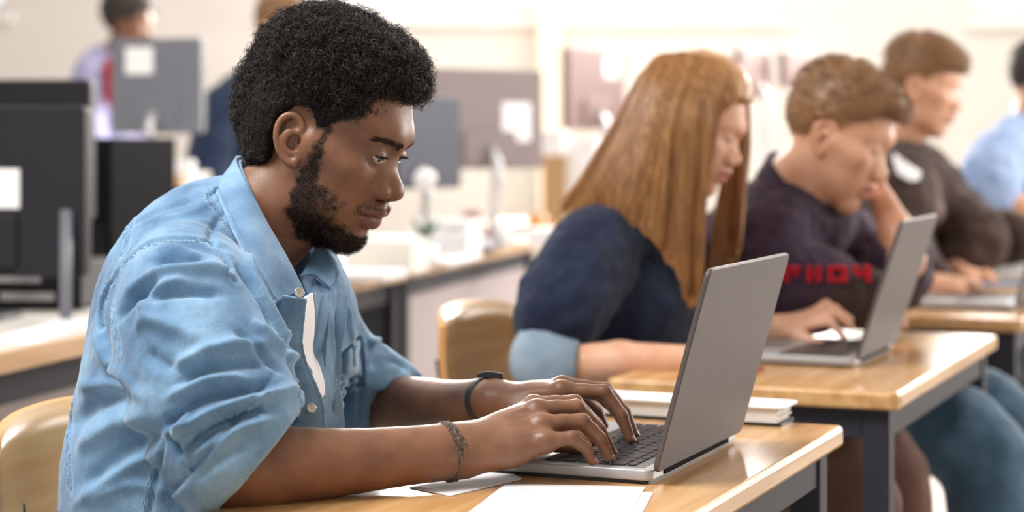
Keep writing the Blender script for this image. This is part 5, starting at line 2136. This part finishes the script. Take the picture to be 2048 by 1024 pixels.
GCUT = [(-.12, -.16), (-.035, -.16), (-.02, -.03), (.012, .02), (.028, .045), (.046, .066), (.055, .088), (.060, .100), (.15, .098), (.15, .25), (-.25, .25), (-.25, -.16)]
F_ = Field((-.16, -.11, -.12), (.13, .11, .18), .003)
F_.ell((-.024, 0, .046), (.100, .083, .099), .02)
F_.ell((-.010, 0, .076), (.092, .076, .082), .02)
X, Y, Z = np.meshgrid(*F_.ax, indexing='ij')
F_.D = -smin(-F_.D, -(poly_sd(GCUT, X[:, 0, :], Z[:, 0, :]).astype(np.float32)[:, None, :] + 0 * Y), .012)
V, Q = F_.mesh()
N = normals(V, Q)
V = V + N * ((vnoise(V * np.array([.3, 1.6, .6]), 120) - .5) * .004)[:, None]
mesh_np('hair_cap', to_world(V, gR, gO, gs) - GB, Q, M['ginger_hair'], girl)
cap_tree = tree_of(to_world(V, gR, gO, gs), Q)
curtain(girl, M['ginger_hair'], [
    [(1304, 130, 3.424), (1274, 179, 3.446), (1238, 240, 3.460), (1170, 350, 3.470), (1100, 436, 3.470)],
    [(1310, 120, 3.369), (1274, 183, 3.364), (1232, 260, 3.360), (1170, 360, 3.360), (1112, 444, 3.370)],
    [(1326, 110, 3.326), (1294, 182, 3.298), (1255, 270, 3.280), (1200, 380, 3.270), (1160, 430, 3.290)],
    [(1349, 108, 3.310), (1322, 180, 3.277), (1290, 270, 3.255), (1245, 390, 3.235), (1210, 440, 3.245)],
    [(1368, 106, 3.304), (1347, 179, 3.270), (1322, 270, 3.248), (1295, 400, 3.235), (1275, 480, 3.235)],
    [(1390, 110, 3.304), (1372, 182, 3.270), (1350, 270, 3.248), (1338, 440, 3.240), (1330, 545, 3.240)],
    [(1413, 115, 3.304), (1399, 180, 3.272), (1384, 260, 3.250), (1368, 450, 3.245), (1362, 610, 3.250)],
    [(1436, 122, 3.306), (1423, 184, 3.276), (1408, 260, 3.256), (1392, 440, 3.255), (1388, 655, 3.265)],
    [(1460, 140, 3.319), (1446, 194, 3.293), (1430, 262, 3.275), (1410, 400, 3.270), (1404, 640, 3.285)]], 2100, 3, over=cap_tree)
curtain(girl, M['ginger_hair'], [
    [(1392, 140, 3.38), (1462, 150, 3.37), (1492, 215, 3.39), (1492, 360, 3.41), (1480, 545, 3.40)],
    [(1392, 140, 3.38), (1465, 155, 3.42), (1488, 250, 3.44), (1478, 400, 3.43), (1462, 570, 3.42)],
    [(1392, 140, 3.38), (1450, 165, 3.445), (1474, 290, 3.46), (1458, 420, 3.44), (1440, 600, 3.42)],
    [(1392, 140, 3.38), (1430, 180, 3.455), (1445, 320, 3.47), (1428, 440, 3.44), (1412, 625, 3.40)]], 650, 4)

# ---------------------------------------------------- the boy with red lettering on his sleeve
boy = empty('person', (.62, 3.80, 0), 0, 'fair boy resting his cheek on his hand, red lettering on his sleeve', 'person')
BB = np.array(boy.location)
bO = at(1669, 282, 3.60)
bs_ = 1.06
bneck = [at(1618, 330, 3.60), at(1585, 380, 3.60), at(1560, 450, 3.60)]
bR, bV, bQ = add_head(boy, bO, 20, 32, bs_, 'skin_tan', bneck, jaw=.95, nose=.8, lips=.85)
bl_w = at(1768, 405, 3.66)
skin_mesh(boy, 'body', 'skin_tan', (to_world(bV, bR, bO, bs_), bQ, lips_mask(bV)), [
    [([at(1812, 520, 3.60), at(1792, 460, 3.63), bl_w], [.040, .034, .024])] + hand_chain(bl_w, [at(1735, 385, 3.64), at(1752, 318, 3.70), at(1738, 322, 3.715), at(1722, 330, 3.73), at(1712, 345, 3.735)], .004, 0, 1.0),
    [([at(1730, 590, 3.55), at(1775, 600, 3.56)], [.034, .028])] + hand_chain(at(1775, 600, 3.56), [at(1795, 648, 3.53), at(1808, 655, 3.56), at(1810, 653, 3.58), at(1806, 650, 3.60), at(1798, 648, 3.61)], .008, .008, 1.0)])
add_face(boy, bR, bO, bs_, M['brown_hair'])
bhip = np.array([.344, 3.842, .58])
limbs(boy, 'jacket', M['plum_jacket'], [
    ([at(1425, 615, 3.76), bhip], [.110, .125]),
    ([at(1570, 470, 3.67), at(1510, 530, 3.72), at(1425, 615, 3.76)], [.108, .115, .110]),
    ([at(1535, 470, 3.545), at(1585, 425, 3.64), at(1680, 470, 3.84)], [.062, .068, .062]),
    ([at(1535, 480, 3.54), at(1530, 540, 3.54), at(1565, 575, 3.53), at(1660, 565, 3.53)], [.072, .070, .060, .055]),
    ([at(1680, 480, 3.84), at(1770, 560, 3.72), at(1812, 515, 3.62)], [.062, .054, .046])], .0055, .035, crumple=.006, seed=8)
limbs(boy, 'sleeve', M['brown_knit'], [([at(1560, 585, 3.53), at(1640, 590, 3.53), at(1760, 592, 3.55)], [.066, .060, .046])], .005, .02, crumple=.005, seed=4)
sheet('collar', [[at(1556, 300, 3.70), at(1540, 318, 3.60), at(1592, 388, 3.525), at(1640, 430, 3.53)], [at(1530, 345, 3.71), at(1512, 360, 3.59), at(1560, 430, 3.51), at(1625, 480, 3.51)]], M['plum_jacket'], boy, 24, 8, .006, origin=BB)
arm_trees = []
for o in boy.children:
    if o.name.startswith(('jacket', 'sleeve')):
        arm_trees.append(BVHTree.FromPolygons([tuple(v.co + boy.location) for v in o.data.vertices], [tuple(p_.vertices) for p_ in o.data.polygons]))
# raised red block letters across the forearm
for k, (a, q) in enumerate(((1568, 34), (1612, 30), (1654, 40), (1704, 38))):
    g = MB()
    w = q / 2
    hit = [cast(a + w, 548, t_) for t_ in arm_trees]
    yb = min([h[0][1] for h in hit if h is not None] + [3.5])
    for (x0, x1, y0, y1) in {0: [(-1, -.4, -1, 1), (-.4, .8, .4, 1), (-.2, .8, -.2, .2)], 1: [(-1, -.3, -1, 1), (.3, 1, -1, 1), (-.3, .3, -.25, .25)],
                             2: [(-1, -.4, -1, 1), (.4, 1, -1, 1), (-.4, .4, .45, 1), (-.4, .4, -1, -.45)], 3: [(-1, -.35, -1, 1), (.35, 1, -1, 1), (-.35, .35, -.3, .35)]}[k]:
        c0, c1 = at(a + w + x0 * w, 548 - y0 * 17, yb), at(a + w + x1 * w, 548 - y1 * 17, yb)
        g.box((min(c0[0], c1[0]) - BB[0], yb - .006 - BB[1], min(c0[2], c1[2])), (max(c0[0], c1[0]) - BB[0], yb + .035 - BB[1], max(c0[2], c1[2])))
    g.build('red_letter', M['red_felt'], boy, bevel=.002)
legs(boy, M['blue_jeans'], bhip, gf, gl_, .60, .145, (.092, .080, .062), knee_z=.555)
short_hair(boy, bR, bO, bs_, M['brown_hair'], [((-.024, 0, .048), (.094, .0785, .090)), ((-.010, 0, .082), (.090, .074, .062)), ((.040, 0, .105), (.045, .056, .032))],
           [(-.075, -.075), (-.040, -.060), (-.030, -.03), (-.034, .017), (-.0205, .029), (-.002, .026), (.004, .005), (.020, .005), (.024, .035), (.042, .050), (.050, .080), (.060, .090), (.13, .088), (.13, .25), (-.25, .25), (-.25, -.07)], 5)

# ---------------------------------------------------- the boy in the brown jacket
lad = empty('person', (.98, 5.05, 0), 0, 'boy in a dark brown jacket with a pale collar at the far desk', 'person')
LB = np.array(lad.location)
lO = at(1840, 180, 4.90)
ls_ = 1.0
lR, lV, lQ = add_head(lad, lO, 16, 20, ls_, 'skin_tan', [at(1815, 225, 4.91), at(1805, 270, 4.92), at(1795, 330, 4.93)], jaw=.93, nose=.8, lips=.85)
lw = at(1905, 572, 4.42)
lw2 = at(1932, 552, 4.66)
skin_mesh(lad, 'body', 'skin_tan', (to_world(lV, lR, lO, ls_), lQ, lips_mask(lV)), [
    [([at(1800, 345, 4.92), at(1800, 400, 4.74), at(1805, 510, 4.62), at(1850, 566, 4.50), lw], [.03, .03, .03, .030, .024])] + hand_chain(lw, [at(1935, 584, 4.36), at(1955, 582, 4.40), at(1960, 580, 4.42), at(1958, 578, 4.44), at(1950, 576, 4.46)], .010, .006, 1.0),
    [([at(1800, 345, 4.94), at(1870, 440, 4.95), at(1950, 482, 4.86), at(1905, 537, 4.80), lw2], [.03, .03, .03, .028, .024])] + hand_chain(lw2, [at(1960, 566, 4.62), at(1985, 564, 4.64), at(1992, 562, 4.66), at(1990, 560, 4.68), at(1980, 558, 4.70)], .010, .006, 1.0)])
add_face(lad, lR, lO, ls_, M['brown_hair'])
lhip = np.array([.766, 4.783, .58])
limbs(lad, 'jacket', M['brown_jacket'], [
    ([at(1690, 490, 4.90), lhip], [.115, .125]),
    ([at(1818, 380, 4.95), at(1790, 430, 4.96), at(1690, 490, 4.90)], [.108, .125, .115]),
    ([at(1800, 375, 4.75), at(1815, 340, 4.92), at(1870, 370, 5.14)], [.065, .066, .062]),
    ([at(1800, 390, 4.74), at(1800, 505, 4.62), at(1860, 562, 4.50)], [.075, .062, .045]),
    ([at(1870, 380, 5.14), at(1960, 470, 5.05), at(2040, 478, 5.0)], [.065, .060, .052]),
    ([at(1880, 440, 4.95), at(1960, 480, 4.86), at(1915, 535, 4.80)], [.07, .058, .042])], .007, .04, crumple=.007, seed=6)
limbs(lad, 'sweater', M['grey_knit'], [([at(1846, 360, 4.78), at(1852, 420, 4.78)], [.036, .046])], .006, .02, crumple=.003)
sheet('shirt_collar', [[at(1792, 292, 4.94), at(1786, 302, 4.80), at(1808, 322, 4.69), at(1842, 346, 4.68)], [at(1782, 316, 4.94), at(1774, 328, 4.79), at(1798, 350, 4.665), at(1834, 370, 4.66)]], M['white_cotton'], lad, 18, 6, .006, origin=LB)
legs(lad, M['dark_trousers'], lhip, gf, gl_, .44, .09, (.092, .076, .055), knee_z=.53)
short_hair(lad, lR, lO, ls_, M['brown_hair'], [((-.024, 0, .048), (.096, .080, .092)), ((-.006, 0, .084), (.092, .076, .064)), ((.046, 0, .094), (.046, .058, .036))],
           [(-.075, -.075), (-.040, -.060), (-.030, -.03), (-.034, .017), (-.0205, .029), (-.002, .026), (.004, .000), (.020, .000), (.024, .035), (.042, .048), (.054, .062), (.066, .074), (.13, .072), (.13, .25), (-.25, .25), (-.25, -.07)], 15)

# ---------------------------------------------------- the person in the light blue shirt, cut by the picture edge
far = empty('person', (1.62, 5.95, 0), 0, 'dark haired person in a light blue shirt cut by the right picture edge', 'person')
FB = np.array(far.location)
fO = at(2082, 172, 5.85)
fR, fV, fQ = add_head(far, fO, 14, 18, 1.0, 'skin_dark', [at(2066, 205, 5.86), at(2060, 240, 5.87), at(2058, 290, 5.88)])
fw = at(2075, 420, 5.56)
skin_mesh(far, 'body', 'skin_tan', (to_world(fV, fR, fO, 1.0), fQ, lips_mask(fV)), [
    [([at(2058, 300, 5.88), at(2012, 320, 5.70), at(1985, 396, 5.61)], [.03, .03, .03]), ([at(1985, 398, 5.60), at(2030, 412, 5.58), fw], [.050, .042, .028])] + hand_chain(fw, [at(2110, 430, 5.5), at(2125, 432, 5.54), at(2128, 432, 5.56), at(2124, 432, 5.58), at(2115, 432, 5.60)], .01, .006)])
fhip = np.array([1.60, 5.98, .56])
limbs(far, 'shirt', M['sky_cotton'], [
    ([at(2060, 400, 5.88), at(2050, 520, 5.9), fhip], [.150, .150, .15]),
    ([at(2058, 320, 5.88), at(2060, 400, 5.88)], [.10, .150]),
    ([at(2010, 310, 5.70), at(2058, 275, 5.86), at(2120, 300, 6.05)], [.070, .068, .065]),
    ([at(2000, 320, 5.69), at(1978, 360, 5.62), at(1990, 396, 5.60)], [.078, .066, .060])], .008, .04, crumple=.006, seed=9)
legs(far, M['dark_trousers'], fhip, gf, gl_, .40, .11, (.10, .08, .055))
short_hair(far, fR, fO, 1.0, M['dark_hair'], [((-.024, 0, .048), (.092, .078, .090)), ((-.010, 0, .080), (.086, .072, .060))],
           [(-.075, -.075), (-.040, -.060), (-.034, .017), (-.0205, .029), (.004, .02), (.022, .035), (.048, .062), (.055, .092), (.13, .090), (.13, .25), (-.25, .25), (-.25, -.07)], 21, 1200)

# ---------------------------------------------------- two people standing far behind
nav = empty('person', (-.93, 7.2, 0), 0, 'person in a dark navy top standing behind the head of the man in denim', 'person')
NB = np.array(nav.location)
nO = at(563, 62, 7.1)
nR, nV2, nQ2 = add_head(nav, nO, 30, 12, 1.0, 'skin_fair', [at(545, 95, 7.12), at(535, 125, 7.14), at(525, 165, 7.16)])
skin_mesh(nav, 'body', 'skin_fair', (to_world(nV2, nR, nO, 1.0), nQ2, lips_mask(nV2)), [])
zz = lambda px, Y, z: np.array([(px - 1024) / FPX * Y, Y, z])
limbs(nav, 'jumper', M['dark_navy'], [
    ([at(505, 220, 7.2), at(480, 330, 7.22), zz(485, 7.25, .92)], [.13, .14, .14]),
    ([at(440, 215, 7.05), at(515, 175, 7.16), at(590, 215, 7.35)], [.066, .066, .066]),
    ([at(436, 225, 7.05), at(415, 340, 7.0), at(440, 430, 6.95)], [.07, .062, .05]),
    ([at(595, 225, 7.35), at(620, 340, 7.3), at(640, 420, 7.2)], [.07, .06, .05])], .009, .04, crumple=.006, seed=2)
limbs(nav, 'trousers', M['dark_trousers'], [([zz(500, 7.25, .92), zz(470, 7.2, .5), zz(470, 7.22, .06)], [.12, .085, .06]), ([zz(500, 7.25, .92), zz(540, 7.3, .5), zz(540, 7.32, .06)], [.12, .085, .06])], .012, .04)
for px, Y in ((478, 7.18), (548, 7.28)):
    b_ = zz(px, Y, 0) - NB
    MB().box((b_[0] - .07, b_[1] - .05, 0), (b_[0] + .17, b_[1] + .05, .09)).build('shoe', M['black_plastic'], nav, bevel=.025, seg=3)
short_hair(nav, nR, nO, 1.0, M['brown_hair'], [((-.024, 0, .048), (.096, .080, .096)), ((-.010, 0, .084), (.092, .076, .066))],
           [(-.075, -.075), (-.040, -.060), (-.034, .017), (-.0205, .029), (.004, .01), (.022, .035), (.048, .062), (.055, .092), (.13, .090), (.13, .25), (-.25, .25), (-.25, -.07)], 31, 800)

lil = empty('person', (-1.75, 8.4, 0), 0, 'person with round black hair and a lilac top standing by the far left wall', 'person')
QB = np.array(lil.location)
qO = at(258, 50, 8.3)
qR, qV, qQ = add_head(lil, qO, 10, 20, 1.0, 'skin_dark', [at(240, 80, 8.32), at(230, 110, 8.34), at(222, 140, 8.36)])
skin_mesh(lil, 'body', 'skin_dark', (to_world(qV, qR, qO, 1.0), qQ, lips_mask(qV)), [])
limbs(lil, 'top', M['lilac_cotton'], [
    ([at(208, 170, 8.36), at(200, 260, 8.38), zz(205, 8.4, .95)], [.11, .13, .13]),
    ([at(180, 140, 8.25), at(212, 125, 8.36), at(250, 145, 8.5)], [.058, .06, .058]),
    ([at(178, 150, 8.25), at(172, 240, 8.2), at(195, 300, 8.15)], [.06, .055, .045]),
    ([at(250, 150, 8.5), at(262, 230, 8.5), at(280, 290, 8.4)], [.06, .05, .045])], .009, .04, crumple=.006, seed=5)
limbs(lil, 'scarf', M['red_felt'], [([at(222, 128, 8.24), at(228, 160, 8.20), at(226, 200, 8.20)], [.03, .032, .03])], .008, .02)
limbs(lil, 'trousers', M['dark_trousers'], [([zz(205, 8.4, .95), zz(195, 8.35, .5), zz(195, 8.36, .06)], [.12, .085, .06]), ([zz(205, 8.4, .95), zz(235, 8.45, .5), zz(235, 8.46, .06)], [.12, .085, .06])], .012, .04)
for px, Y in ((200, 8.32), (240, 8.42)):
    b_ = zz(px, Y, 0) - QB
    MB().box((b_[0] - .07, b_[1] - .05, 0), (b_[0] + .17, b_[1] + .05, .09)).build('shoe', M['black_plastic'], lil, bevel=.025, seg=3)
short_hair(lil, qR, qO, 1.0, M['dark_hair'], [((-.035, 0, .055), (.115, .105, .11)), ((-.010, 0, .09), (.10, .095, .075))],
           [(-.075, -.095), (-.040, -.080), (-.034, .017), (-.0205, .029), (.004, .01), (.022, .035), (.048, .062), (.055, .092), (.13, .090), (.13, .25), (-.25, .25), (-.25, -.09)], 41, 800)
